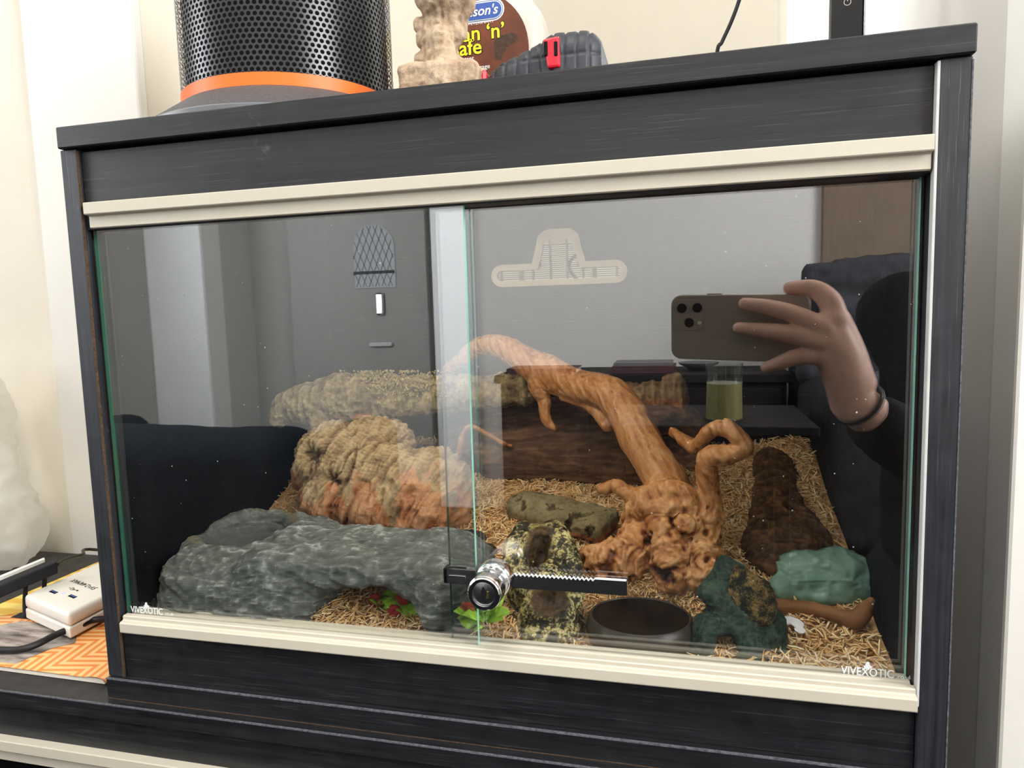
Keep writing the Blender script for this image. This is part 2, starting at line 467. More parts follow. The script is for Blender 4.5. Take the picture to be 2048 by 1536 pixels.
def spline(pts, n):
    pts = [Vector(p) for p in pts]; out = []
    P = [pts[0]*2-pts[1]]+pts+[pts[-1]*2-pts[-2]]
    for i in range(1, len(P)-2):
        for k in range(n):
            t = k/n; a, b, c, d = P[i-1:i+3]
            out.append(0.5*((2*b)+(c-a)*t+(2*a-5*b+4*c-d)*t*t+(3*b-a-3*c+d)*t*t*t))
    out.append(pts[-1]); return out


def tube(bm, pts, r, seg=10, n=6, flat=1.0):
    path = spline(pts, n) if n > 1 else [Vector(p) for p in pts]
    up = Vector((0.13, 0.21, 1)).normalized(); rings = []
    for i, p in enumerate(path):
        d = (path[min(i+1, len(path)-1)]-path[max(i-1, 0)]).normalized()
        s = d.cross(up).normalized(); u = s.cross(d)
        rr = r if not callable(r) else r(i/(len(path)-1))
        rings.append([bm.verts.new(p+s*math.cos(2*math.pi*k/seg)*rr+u*math.sin(2*math.pi*k/seg)*rr*flat) for k in range(seg)])
    for a, b in zip(rings, rings[1:]):
        for k in range(seg): bm.faces.new((a[k], a[(k+1) % seg], b[(k+1) % seg], b[k]))
    bm.faces.new(rings[0]); bm.faces.new(rings[-1][::-1])


def tube_obj(name, pts, r, mat, parent=None, seg=10, n=6, flat=1.0):
    bm = bmesh.new(); tube(bm, pts, r, seg, n, flat); bmesh.ops.recalc_face_normals(bm, faces=bm.faces)
    return mesh_obj(name, bm, None, mat, parent)


def text(name, s, loc, size, mat, parent, align='LEFT', rot=(math.pi/2, 0, 0), extrude=0.0001, shear=0.0, bold=0.0, sx=1.0):
    c = bpy.data.curves.new(name, 'FONT'); c.body = s; c.size = size; c.align_x = align; c.extrude = extrude; c.shear = shear; c.offset = bold
    c.resolution_u = 3
    tmp = bpy.data.objects.new('tmp', c); COL.objects.link(tmp)
    dg = bpy.context.evaluated_depsgraph_get(); dg.update()
    me = bpy.data.meshes.new_from_object(tmp.evaluated_get(dg)); bpy.data.objects.remove(tmp)
    from mathutils import Euler
    me.transform(Matrix.Diagonal((sx, 1, 1, 1))); me.transform(Matrix.Translation(loc) @ Euler(rot).to_matrix().to_4x4())
    me.materials.clear(); me.materials.append(mat); me.name = name
    o = bpy.data.objects.new(name, me); COL.objects.link(o); adopt(o, parent)
    return o


# ------------------------------------------------------------------ noise and implicit surfaces
def vnoise(P, seed=0):
    P = np.asarray(P, float); I = np.floor(P).astype(np.int64); F = P-I; F = F*F*(3-2*F); out = 0
    def h(i, j, k):
        n = (i*374761393+j*668265263+k*2147483647+seed*974634777) & 0xffffffff
        n = ((n ^ (n >> 13))*1274126177) & 0xffffffff; n = ((n ^ (n >> 16))*2246822519) & 0xffffffff
        return (n ^ (n >> 15))/2147483647.5-1.0
    for a in (0, 1):
        for b in (0, 1):
            for c in (0, 1):
                w = (F[:, 0] if a else 1-F[:, 0])*(F[:, 1] if b else 1-F[:, 1])*(F[:, 2] if c else 1-F[:, 2])
                out = out+w*h(I[:, 0]+a, I[:, 1]+b, I[:, 2]+c)
    return out


def fbm(P, scale, octv=4, seed=0, gain=0.5):
    P = np.asarray(P)*np.asarray(scale); s = 0; a = 1; t = 0
    for o in range(octv):
        s = s+a*vnoise(P*(2.03**o)+17.3*o, seed+o); t += a; a *= gain
    return s/t


def ridged(P, scale, octv=4, seed=0):
    P = np.asarray(P)*np.asarray(scale); s = 0; a = 1; t = 0
    for o in range(octv):
        s = s+a*(1-np.abs(vnoise(P*(2.03**o)+17.3*o, seed+o))); t += a; a *= 0.5
    return s/t*2-1


def smin(a, b, k):
    if k <= 0: return np.minimum(a, b)
    h = np.clip(0.5+0.5*(b-a)/k, 0, 1); return b+(a-b)*h-k*h*(1-h)


def sd(prim, P):
    t = prim[0]
    if t == 'h': return np.min([sd(q, P) for q in prim[1]], axis=0)
    if t == 'c':
        a, b = np.array(prim[1]), np.array(prim[2]); ra, rb = prim[3], prim[4]
        ab = b-a; h = np.clip(((P-a)@ab)/max(ab@ab, 1e-12), 0, 1)
        return np.linalg.norm(P-a-h[:, None]*ab, axis=1)-(ra+(rb-ra)*h)
    R = np.array(prim[3]) if len(prim) > 3 and prim[3] is not None else np.eye(3)
    Q = (P-np.array(prim[1]))@R; r = np.array(prim[2])
    if t == 'e':
        k0 = np.linalg.norm(Q/r, axis=1); k1 = np.linalg.norm(Q/(r*r), axis=1)
        return k0*(k0-1)/np.maximum(k1, 1e-9)
    rd = prim[4] if len(prim) > 4 else 0.0
    q = np.abs(Q)-(r-rd)
    return np.linalg.norm(np.maximum(q, 0), axis=1)+np.minimum(q.max(axis=1), 0)-rd


def bounds(prim):
    if prim[0] == 'h':
        bb = [bounds(q) for q in prim[1]]; return np.min([b[0] for b in bb], axis=0), np.max([b[1] for b in bb], axis=0)
    if prim[0] == 'c':
        a, b = np.array(prim[1]), np.array(prim[2]); r = max(prim[3], prim[4]); return np.minimum(a, b)-r, np.maximum(a, b)+r
    r = np.linalg.norm(prim[2]) if (len(prim) > 3 and prim[3] is not None) else np.array(prim[2])
    return np.array(prim[1])-r, np.array(prim[1])+r


def rotm(rx=0, ry=0, rz=0):
    from mathutils import Euler
    return np.array(Euler((rx, ry, rz)).to_matrix())


def nets(prims, step, k=0.008, cuts=(), kc=0.004):
    """implicit union of prims minus cuts, meshed with surface nets"""
    B = [bounds(p) for p in prims]; lo = np.min([b[0] for b in B], axis=0)-3*step-k; hi = np.max([b[1] for b in B], axis=0)+3*step+k
    n = np.ceil((hi-lo)/step).astype(int)+1; ax = [lo[i]+step*np.arange(n[i]) for i in range(3)]
    V = np.full(n, 4*step+k*2)
    def apply(p, fn, m):
        b = bounds(p); i0 = np.clip(np.floor((b[0]-m-lo)/step).astype(int), 0, n-1); i1 = np.clip(np.ceil((b[1]+m-lo)/step).astype(int)+1, 1, n)
        if np.any(i1 <= i0): return
        G = np.stack(np.meshgrid(*[ax[i][i0[i]:i1[i]] for i in range(3)], indexing='ij'), -1).reshape(-1, 3)
        sl = tuple(slice(i0[i], i1[i]) for i in range(3)); old = V[sl].reshape(-1)
        V[sl] = fn(old, sd(p, G)).reshape(V[sl].shape)
    for p in prims: apply(p, lambda o, d: smin(o, d, k), 4*step+2*k)
    for p in cuts: apply(p, lambda o, d: -smin(-o, d, kc), 4*step+2*kc)
    ins = V < 0
    c = np.zeros(np.array(n)-1, int)
    for a in (0, 1):
        for b in (0, 1):
            for d in (0, 1): c += ins[a:n[0]-1+a, b:n[1]-1+b, d:n[2]-1+d]
    act = (c > 0) & (c < 8); idx = -np.ones(act.shape, int); ci = np.argwhere(act); idx[act] = np.arange(len(ci))
    acc = np.zeros((len(ci), 3)); cnt = np.zeros(len(ci))
    cor = [(a, b, d) for a in (0, 1) for b in (0, 1) for d in (0, 1)]
    for i, p in enumerate(cor):
        for q in cor[i+1:]:
            if sum(abs(x-y) for x, y in zip(p, q)) != 1: continue
            va = V[ci[:, 0]+p[0], ci[:, 1]+p[1], ci[:, 2]+p[2]]; vb = V[ci[:, 0]+q[0], ci[:, 1]+q[1], ci[:, 2]+q[2]]
            m = (va < 0) != (vb < 0); t = np.where(m, va/np.where(m, va-vb, 1), 0)
            acc[m] += (np.array(p)+t[:, None]*(np.array(q)-np.array(p)))[m]; cnt[m] += 1
    verts = lo+step*(ci+acc/np.maximum(cnt, 1)[:, None])
    faces = []
    for axn in range(3):
        sl0 = [slice(None)]*3; sl1 = [slice(None)]*3; sl0[axn] = slice(0, n[axn]-1); sl1[axn] = slice(1, n[axn])
        s0 = ins[tuple(sl0)]; s1 = ins[tuple(sl1)]; e = np.argwhere(s0 != s1); o1, o2 = [i for i in range(3) if i != axn]
        e = e[(e[:, o1] > 0) & (e[:, o2] > 0) & (e[:, o1] < n[o1]-1) & (e[:, o2] < n[o2]-1)]
        flip = s0[e[:, 0], e[:, 1], e[:, 2]]
        q = []
        for da, db in ((-1, -1), (0, -1), (0, 0), (-1, 0)):
            t = e.copy(); t[:, o1] += da; t[:, o2] += db; q.append(idx[t[:, 0], t[:, 1], t[:, 2]])
        q = np.stack(q, 1); sg = flip if axn != 1 else ~flip
        q = np.where(sg[:, None], q, q[:, ::-1]); faces.append(q)
    return verts, np.concatenate(faces)


def normals(v, f):
    a = np.cross(v[f[:, 2]]-v[f[:, 0]], v[f[:, 3]]-v[f[:, 1]]); N = np.zeros_like(v)
    for i in range(4): np.add.at(N, f[:, i], a)
    return N/np.maximum(np.linalg.norm(N, axis=1), 1e-12)[:, None]


def blob(name, prims, step, mat, parent=None, k=0.008, cuts=(), kc=0.004, disp=None, floor=None):
    """disp(P) -> (offset along the normal in metres, relief value 0..1)"""
    v, f = nets(prims, step, k, cuts, kc); h = None
    if disp is not None:
        d, h, *m = disp(v); v = v+normals(v, f)*d[:, None]; h = np.clip(h, 0, 1)
    if floor is not None: v[:, 2] = np.maximum(v[:, 2], floor)
    o = mesh_obj(name, v, f, mat, parent, True, h)
    if disp is not None and m:
        a = o.data.attributes.new('m', 'FLOAT', 'POINT'); a.data.foreach_set('value', np.clip(m[0], 0, 1).astype(np.float32))
    return o


def chain(pts, rad):
    """tapering limb along a smooth curve through pts, as one member of the union"""
    n = 4; p = spline(pts, n); i = np.linspace(0, len(rad)-1, len(p)); r = np.interp(i, range(len(rad)), rad)
    return [('h', [('c', tuple(a), tuple(b), ra, rb) for a, b, ra, rb in zip(p, p[1:], r, r[1:])])]


# ================================================================== the room
Z0, ZT = 0.55, 1.001            # stand top, vivarium top
YB = 0.62                       # alcove back wall
YF = -2.4                       # wall opposite
XL, XR = mir(305, 617, YF).x, 2.02
struct(box('floor', -4.0, 2.4, -5.0, 0.9, -0.03, 0.0, M['carpet'], bev=0))
struct(box('ceiling', -4.0, 2.4, -5.0, 0.9, 2.40, 2.44, M['ceiling'], bev=0))


def wall(name, parts, mat):
    bm = bmesh.new()
    for p in parts: bx(bm, *p)
    return struct(mesh_obj(name, bm, None, mat, None, False))


XN = 0.705                      # nib wall beside the vivarium
wx0, wx1, wz0, wz1 = aty(1556, 40, YB).x, aty(1806, 20, YB).x, 1.05, 1.75
wall('wall_back', [(-0.30, wx0, YB, YB+0.12, 0, 2.4), (wx1, XN+0.05, YB, YB+0.12, 0, 2.4), (wx0, wx1, YB, YB+0.12, 0, wz0), (wx0, wx1, YB, YB+0.12, wz1, 2.4)], M['wall'])
xb0, xb1 = aty(90, 500, 0.29).x, aty(276, 120, 0.29).x
wall('wall_chimney', [(-2.7, xb1-0.002, 0.302, YB+0.12, 0, 2.4)], M['wall'])
struct(box('trim_1', xb0, xb1, 0.286, 0.3015, 0.0, 2.4, M['white_paint'], bev=0.003, seg=2))
wall('wall_right_nib', [(XN, XN+0.10, 0.205, YB+0.12, 0, 2.4)], M['nib_wall'])
wall('wall_right_return', [(XN+0.10, 2.2, 0.19, 0.32, 0, 2.4)], M['wall'])
struct(box('trim_2', XN-0.002, XN+0.09, 0.16, 0.2045, 0.0, 2.4, M['white_paint'], bev=0.003, seg=2))
# window in the alcove
bm = bmesh.new()
for a in ((wx0, wx0+0.016, wz0, wz1), (wx1-0.012, wx1, wz0, wz1), (wx0, wx1, wz0, wz0+0.02), (wx0, wx1, wz1-0.03, wz1)):
    bx(bm, a[0], a[1], YB+0.02, YB+0.06, a[2], a[3], 0, 0.002)
wfr = struct(mesh_obj('window_1', bm, None, M['white_paint'], None, False))
box('window_pane', wx0+0.01, wx1-0.01, YB+0.038, YB+0.042, wz0+0.01, wz1-0.01, M['window_glass'], wfr, 0)
# left wall with a big window
wall('wall_left', [(XL-0.12, XL, YF-0.12, -1.75, 0, 2.4), (XL-0.12, XL, -0.15, 0.30, 0, 2.4), (XL-0.12, XL, -1.75, -0.15, 0, 0.8), (XL-0.12, XL, -1.75, -0.15, 2.2, 2.4)], M['taupe_wall'])
bm = bmesh.new()
for a in ((-1.75, -1.69, 0.8, 2.2), (-0.21, -0.15, 0.8, 2.2), (-0.98, -0.92, 0.8, 2.2), (-1.75, -0.15, 0.8, 0.86), (-1.75, -0.15, 2.14, 2.2)):
    bx(bm, XL-0.08, XL-0.03, a[0], a[1], a[2], a[3], 0, 0.002)
struct(mesh_obj('window_2', bm, None, M['white_paint'], None, False))
wall('wall_right', [(XR, XR+0.12, YF-0.12, -1.6, 0, 2.4), (XR, XR+0.12, -0.4, 0.19, 0, 2.4), (XR, XR+0.12, -1.6, -0.4, 0, 0.8), (XR, XR+0.12, -1.6, -0.4, 2.2, 2.4)], M['room_wall'])
bm = bmesh.new()
for a in ((-1.6, -1.54, 0.8, 2.2), (-0.46, -0.4, 0.8, 2.2), (-1.6, -0.4, 0.8, 0.86), (-1.6, -0.4, 2.14, 2.2)):
    bx(bm, XR+0.03, XR+0.08, a[0], a[1], a[2], a[3], 0, 0.002)
struct(mesh_obj('window_3', bm, None, M['white_paint'], None, False))
# opposite wall with the opening to the hall
hx0, hx1 = mir(415, 617, YF).x, mir(870, 617, YF).x
wall('wall_opposite', [(hx1, XR+0.12, YF-0.12, YF, 0, 2.4), (XL-0.12, hx0, YF-0.12, YF, 0, 2.4), (hx0, hx1, YF-0.12, YF, 2.2, 2.4)], M['room_wall'])
struct(box('trim_3', hx1, mir(950, 617, YF).x, YF+0.001, YF+0.025, 0, 2.25, M['cool_white'], bev=0.003))
struct(box('trim_4', mir(305, 617, YF).x, hx0, YF+0.001, YF+0.025, 0, 2.25, M['cool_white'], bev=0.003))
YH = YF-0.36
wall('wall_hall', [(hx0-0.3, hx1+0.3, YH-0.12, YH, 0, 2.4), (hx0-0.12, hx0, YH, YF-0.12, 0, 2.4), (hx1, hx1+0.12, YH, YF-0.12, 0, 2.4)], M['hall_wall'])
# front door at the end of the hall
dl, dr = mir(590, 600, YH).x, mir(862, 600, YH).x
lt, lb = mir(745, 452, YH), mir(757, 576, YH)
d = struct(box('door_1', dl, dr, YH+0.002, YH+0.045, 0.01, 2.02, M['front_door'], bev=0.004))
wl, wr = mir(716, 520, YH).x, mir(796, 520, YH).x
hw = (wr-wl)/2; wc = (wl+wr)/2
pts = [(wl, YH+0.046, lb.z), (wr, YH+0.046, lb.z)]+[(wc+hw*math.cos(a), YH+0.046, lt.z-hw+hw*math.sin(a)) for a in [math.pi*i/12 for i in range(13)]]
t_ = NT('frosted_door_light'); e_ = t_.n('Emission'); e_.inputs[0].default_value = (0.9, 0.95, 1, 1); e_.inputs[1].default_value = 1.15; t_.l(e_.outputs[0], t_.out.inputs[0])
prism_obj('door_window', pts, (0, 0.006, 0), t_.m, d)
bm = bmesh.new()
for k in range(-12, 13):
    for s in (1, -1):
        a = Vector((wc+k*0.034, YH+0.056, (lt.z+lb.z)/2)); dv = Vector((s*0.42, 0, 1)).normalized()
        seg = [a+dv*u*0.01 for u in range(-40, 41)]
        seg = [p for p in seg if wl < p.x < wr and lb.z < p.z < lt.z-hw+math.sqrt(max(0, hw*hw-(p.x-wc)**2))]
        if len(seg) > 2: tube(bm, [seg[0], seg[-1]], 0.0017, 4, 1)
bx(bm, wl, wr, YH+0.052, YH+0.062, lb.z+(lt.z-lb.z)*0.22, lb.z+(lt.z-lb.z)*0.22+0.014)
mesh_obj('window_lattice', bm, None, M['black'], d, False)
lbx = mir(770, 688, YH)
box('letterbox', lbx.x-0.06, lbx.x+0.06, YH+0.046, YH+0.06, lbx.z-0.010, lbx.z+0.010, M['sticker_and_glint'], d, 0.003)  # white colour stands for the glint on the letterbox metal
hd = mir(768, 606, YH)
box('door_knocker', hd.x-0.022, hd.x+0.022, YH+0.046, YH+0.062, hd.z-0.06, hd.z+0.05, M['chrome'], d, 0.008)
for nm, p in (('baseboard_opposite', (mir(950, 617, YF).x, XR, YF, YF+0.015, 0, 0.12)), ('baseboard_right', (XR-0.015, XR, YF+0.02, 0.18, 0, 0.12)), ('baseboard_left', (XL, XL+0.015, YF+0.03, 0.29, 0, 0.12))):
    struct(box(nm, *p, M['white_paint'], bev=0.002))

# ================================================================== vivarium
VX0, VX1 = 0.0, 0.61
V = thing('vivarium', 'black ash glass-fronted vivarium with beige runners standing on the black cabinet', 'vivarium', (0.305, 0.19, Z0))
XI0, XI1 = 0.013, 0.593         # inside faces
YV = 0.372
box('top_board', VX0, VX1, -0.004, 0.385, ZT-0.0158, ZT, M['lam_x'], V, 0.0009)
box('side_panel', -0.0017, XI0, 0, 0.38, 0.567, ZT-0.016, M['lam_z'], V, 0.0006)
box('side_panel', XI1, 0.6096, 0, 0.38, 0.567, ZT-0.016, M['lam_z'], V, 0.0006)
e = box('edge_strip', XI1-0.0009, XI1+0.0006, -0.0006, 0.005, 0.609, ZT-0.017, M['edge_pale'], V, 0.0002); e['label'] = 'pale worn inner edge'
e = box('edge_strip', XI0-0.0003, XI0+0.0003, -0.0003, 0.002, 0.567, ZT-0.017, M['raw_board'], V, 0); e['label'] = 'raw brown board edge'
box('edge_strip', 0.6091, 0.6099, -0.0003, 0.001, 0.567, ZT-0.018, M['edge_worn'], V, 0)
box('upper_fascia', XI0+0.0006, XI1-0.0012, 0.0035, 0.018, 0.925, ZT-0.0178, M['lam_x'], V, 0.0004)
box('lower_fascia', XI0+0.0006, XI1-0.0004, 0.0025, 0.018, 0.567, 0.609, M['lam_x'], V, 0.0004)
box('base_board', -0.0006, 0.6106, -0.004, 0.384, 0.5502, 0.567, M['lam_x'], V, 0.0005)
e = box('worn_edge', -0.0006, 0.6106, -0.0044, -0.0026, 0.5662, 0.5672, M['edge_worn'], V, 0); e['label'] = 'dusty grey top edge of the base'
box('raw_edge', 0.0, 0.61, -0.0042, -0.003, 0.5499, 0.5507, M['raw_board'], V, 0)
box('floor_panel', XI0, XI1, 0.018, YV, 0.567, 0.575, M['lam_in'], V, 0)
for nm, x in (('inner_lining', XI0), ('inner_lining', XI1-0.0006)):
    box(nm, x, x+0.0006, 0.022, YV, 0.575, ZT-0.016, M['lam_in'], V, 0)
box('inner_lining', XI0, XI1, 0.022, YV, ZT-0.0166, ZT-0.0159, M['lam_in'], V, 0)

LBR = box('added_light_bar', 0.075, 0.545, 0.035, 0.085, 0.9685, 0.9840, M['white_plastic'], V, 0.002); LBR['label'] = 'slim white light bar added unseen under the top board'  # added housing for the interior light, hidden behind the fascia


def runner(name, prof, x0, x1):
    return prism_obj(name, [(x0, y, z) for y, z in prof], (x1-x0, 0, 0), M['pvc'], V)


runner('upper_runner', [(-0.0035, 0.9445), (-0.0042, 0.9438), (-0.0042, 0.9362), (-0.0036, 0.9355), (-0.0005, 0.9352), (0.0005, 0.9345), (0.0005, 0.9265), (0.0014, 0.9258), (0.0055, 0.9258), (0.0055, 0.934), (0.021, 0.934), (0.021, 0.9445)], 0.0192, 0.5908)
runner('lower_runner', [(-0.0040, 0.6072), (-0.0044, 0.6080), (-0.0044, 0.6148), (-0.0036, 0.6158), (-0.0012, 0.6162), (-0.0004, 0.6168), (-0.0004, 0.6192), (0.0004, 0.6199), (0.0045, 0.6199), (0.0052, 0.6176), (0.0108, 0.6176), (0.0114, 0.6186), (0.0132, 0.6186), (0.0138, 0.6176), (0.0192, 0.6176), (0.0194, 0.6185), (0.0204, 0.6185), (0.0204, 0.6072)], 0.0180, 0.5918)


def pane(name, x0, x1, y0, y1, z0, z1):
    bm = bmesh.new(); bx(bm, x0, x1, y0, y1, z0, z1); bm.normal_update()
    for f in bm.faces: f.material_index = 1 if f.normal.x > 0.5 else 2 if f.normal.x < -0.5 else 0
    return mesh_obj(name, bm, None, [M['glass'], M['glass_edge'], M['glass_edge_dark']], V, False)


PL = pane('glass_pane', 0.0165, 0.3142, 0.0060, 0.0100, 0.6178, 0.9335); PL['label'] = 'front sliding glass pane on the left'
PR = pane('glass_pane', 0.2915, 0.5905, 0.0145, 0.0185, 0.6178, 0.9335); PR['label'] = 'rear sliding glass pane on the right'
for pn, px, pv, y in ((PL, 262, 1224, 0.0058), (PR, 1682, 1347, 0.0143)):
    a = aty(px, pv, y)
    w = 0.0305
    text('sticker_lettering', 'VIVEXOTIC', a, 0.0076, M['sticker_and_glint'], pn, extrude=0.00005, bold=0.00008, sx=0.80)
    text('sticker_lettering', '.co.uk', a+Vector((w+0.0012, 0, 0)), 0.0038, M['sticker_and_glint'], pn, extrude=0.00005)
    bm = bmesh.new()
    for k in range(11):                     # the small line under the name
        bx(bm, a.x+0.010+k*0.0011, a.x+0.0107+k*0.0011, y-0.0001, y, a.z-0.0018, a.z-0.0010)
    mesh_obj('sticker_line', bm, None, M['sticker_and_glint'], pn, False)
    lz = [(0, 0), (1.6, 1.5), (1.0, 2.6), (2.0, 3.0), (2.4, 4.6), (3.3, 5.4), (4.4, 5.0), (4.3, 4.0), (5.2, 3.0), (6.4, 2.6), (5.6, 2.0), (6.0, 0.8), (4.8, 1.6), (3.9, 0.2), (3.0, 1.4), (1.6, 0.2)]
    prism_obj('sticker_emblem', [(a.x+0.0118+p*0.00105, y, a.z+0.0035+q*0.0011) for p, q in lz], (0, -0.0001, 0), M['sticker_and_glint'], pn)

# rear panel with the vent opening
va, vb = aty(984, 556, YV), aty(1255, 541, YV)
vx0, vx1 = va.x, vb.x; vzl, vzh = aty(1120, 570, YV).z, aty(1120, 525, YV).z
tx0, tx1 = aty(1068, 520, YV).x, aty(1168, 520, YV).x; vzt = aty(1118, 458, YV).z
bm = bmesh.new(); m_ = 0.004
for p in ((XI0, vx0+m_, 0.567, ZT-0.016), (vx1-m_, XI1, 0.567, ZT-0.016), (vx0+m_, vx1-m_, 0.567, vzl+m_), (vx0+m_, tx0+0.008, vzh-m_, ZT-0.016), (tx1-0.008, vx1-m_, vzh-m_, ZT-0.016), (tx0+0.008, tx1-0.008, vzt-0.012, ZT-0.016)):
    bx(bm, p[0], p[1], YV, YV+0.004, p[2], p[3])
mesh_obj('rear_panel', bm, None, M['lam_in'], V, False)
vr = (vzh-vzl)/2; zc = (vzl+vzh)/2


def vent_outline(o):
    """inverted T with rounded ends, offset inwards by o"""
    r = vr-o; p = []
    for k in range(9):
        a = -math.pi/2+math.pi*k/8; p.append((vx1-vr+r*math.cos(a), zc+r*math.sin(a)))
    p.append((tx1-o+0.002, vzh-o))
    tr = 0.016
    for k in range(7):
        a = math.pi/2*k/6; p.append((tx1-0.004-tr-o+tr*math.cos(a), vzt-tr-o+tr*math.sin(a)))
    for k in range(7):
        a = math.pi/2+math.pi/2*k/6; p.append((tx0+0.004+tr+o+tr*math.cos(a), vzt-tr-o+tr*math.sin(a)))
    p.append((tx0+o-0.002, vzh-o))
    for k in range(9):
        a = math.pi/2+math.pi*k/8; p.append((vx0+vr+r*math.cos(a), zc+r*math.sin(a)))
    return p


bm = bmesh.new()
oa, ob = vent_outline(0), vent_outline(0.007); n_ = len(oa)
la = [[bm.verts.new((x, y, z)) for x, z in pp] for pp, y in ((oa, YV-0.0005), (oa, YV-0.004), (ob, YV-0.004), (ob, YV+0.004))]
for r1, r2 in zip(la, la[1:]):
    for i in range(n_): bm.faces.new((r1[i], r1[(i+1) % n_], r2[(i+1) % n_], r2[i]))
bmesh.ops.recalc_face_normals(bm, faces=bm.faces)
VF = mesh_obj('vent', bm, None, M['vent'], V, False); VF['label'] = 'cream slotted air vent in the rear panel'
nb = 6; pit = (vzh-vzl-0.012)/nb
for k in range(18):                     # each slat and rib of the vent
    zz = vzl+0.0065+k*pit
    if zz > vzt-0.018: break
    if zz < vzh-0.006:
        inset = vr-math.sqrt(max(1e-9, (vr-0.003)**2-(zz-zc)**2)); a, b = vx0+inset, vx1-inset
    else: a, b = tx0+0.004, tx1-0.004
    box('vent_slat', a, b, YV-0.003, YV+0.002, zz-0.00055, zz+0.00055, M['vent_slat'], VF, 0)
box('vent_plate', tx0+0.006, tx1-0.006, YV-0.003, YV+0.002, vzt-0.018, vzt-0.006, M['vent'], VF, 0)
for x in (vx0+0.012, vx0+0.037, tx0-0.001, (tx0*2+tx1)/3, (tx0+tx1*2)/3, tx1-0.001, vx1-0.038, vx1-0.012):
    up = vzt-0.012 if tx0+0.002 < x < tx1-0.002 else vzh-0.004
    w_ = 0.0022 if x in (vx0+0.037, vx1-0.038) else 0.0009
    box('vent_rib', x-w_, x+w_, YV-0.0034, YV+0.0025, vzl+0.004, up, M['vent_slat'], VF, 0)

# ================================================================== cabinet under it
S = thing('cabinet', 'low black ash cabinet with a beige runner carrying the vivarium', 'cabinet', (0.0, 0.15, 0))
prism_obj('top_board', [(-0.80, -0.0125, Z0-0.0135), (0.612, -0.0125, Z0-0.0135), (0.612, 0.45, Z0-0.0135), (xb1+0.004, 0.45, Z0-0.0135), (xb1+0.004, 0.284, Z0-0.0135), (-0.80, 0.284, Z0-0.0135)], (0, 0, 0.0135), M['lam_x'], S, 0.0005)
e = box('worn_edge', -0.80, 0.612, -0.0128, -0.0112, Z0-0.0006, Z0+0.0003, M['edge_worn'], S, 0); e['label'] = 'dusty grey front edge'
box('upper_fascia', -0.785, 0.597, -0.0085, 0.006, 0.487, Z0-0.014, M['lam_x'], S, 0.0004)
prism_obj('upper_runner', [(-0.785, y, z) for y, z in [(-0.016, 0.508), (-0.0165, 0.507), (-0.0165, 0.499), (-0.0158, 0.498), (-0.012, 0.4975), (-0.0115, 0.497), (-0.0115, 0.487), (-0.009, 0.486), (-0.0086, 0.508)]], (1.382, 0, 0), M['pvc'], S)
for x in (-0.80, 0.597): box('side_panel', x, x+0.015, -0.010, 0.28, 0.002, Z0-0.014, M['lam_z'], S, 0.0005)
box('cabinet_door', -0.784, 0.596, -0.006, -0.002, 0.07, 0.486, M['black_gloss'], S, 0)
box('base_board', -0.784, 0.596, -0.008, 0.28, 0.002, 0.07, M['lam_x'], S, 0.0005)
box('rear_panel', -0.784, 0.596, 0.272, 0.28, 0.07, Z0-0.014, M['lam_x'], S, 0)

# ================================================================== things on top of the vivarium
SPX, SPY, SPR = 0.1232, 0.1240, 0.0885
T = thing('speaker', 'round black perforated speaker with an orange ring and flared grey foot', 'speaker', (SPX, SPY, ZT))
c0 = (SPX, SPY, ZT)
lathe_obj('base', [(0.117, 0.0003), (0.1195, 0.001), (0.1200, 0.0055), (0.1188, 0.0066)], c0, M['silver_base'], T, seg=96)
o = lathe_obj('base_shoulder', [(0.1186, 0.0067), (0.1170, 0.0082), (0.0900, 0.0277), (0.078, 0.0277), (0.078, 0.0067)], c0, M['grey_base'], T, seg=96); o['label'] = 'speckled grey sloping shoulder of the foot'
o = lathe_obj('ring', [(0.082, 0.0278), (0.0891, 0.0281), (0.0891, 0.0376), (0.082, 0.0378)], c0, M['orange'], T, seg=96); o['label'] = 'bright orange ring'
lathe_obj('core', [(0.0840, 0.0379), (0.0842, 0.211)], c0, M['core'], T, seg=64)
NC, PZ = 116, 0.00399
v_, f_ = [], []
for r in range(42):
    zz = ZT+0.0399+r*PZ
    for q in range(NC):
        th = 2*math.pi*(q+0.5*(r % 2))/NC; b = len(v_)
        for ring, rr in ((0, None), (1, 0.36)):
            for k in range(12):
                a = math.pi/6*k+math.pi/6
                if ring == 0:
                    rad = (1/math.cos(((k % 2)*math.pi/6)))*0 + (0.5/math.cos(math.pi/6) if k % 2 == 0 else 0.5)
                else: rad = rr
                du, dz = rad*math.cos(a), rad*math.sin(a)
                ang = th+du*2*math.pi/NC; v_.append((SPX+SPR*math.cos(ang), SPY+SPR*math.sin(ang), zz+dz*PZ*1.155))
        for k in range(12): f_.append((b+k, b+(k+1) % 12, b+12+(k+1) % 12, b+12+k))
o = mesh_obj('grille', v_, f_, M['grille'], T, True); o['kind'] = 'stuff'
lathe_obj('top_cap', [(0.0893, 0.2095), (0.0893, 0.216), (0.075, 0.221)], c0, M['black_matte'], T, seg=96)
box('seam', SPX-SPR*0.985-0.002, SPX-SPR*0.985+0.0015, SPY-0.02, SPY-0.006, ZT+0.0382, ZT+0.209, M['black_gloss'], T, 0.0005)


def dsp(scale, amp, seed=0, kind='f', octv=4, k0=0.5, k1=0.5):
    def fn(P):
        n = (ridged if kind == 'r' else fbm)(P, scale, octv, seed); return n*amp, k0+k1*n
    return fn


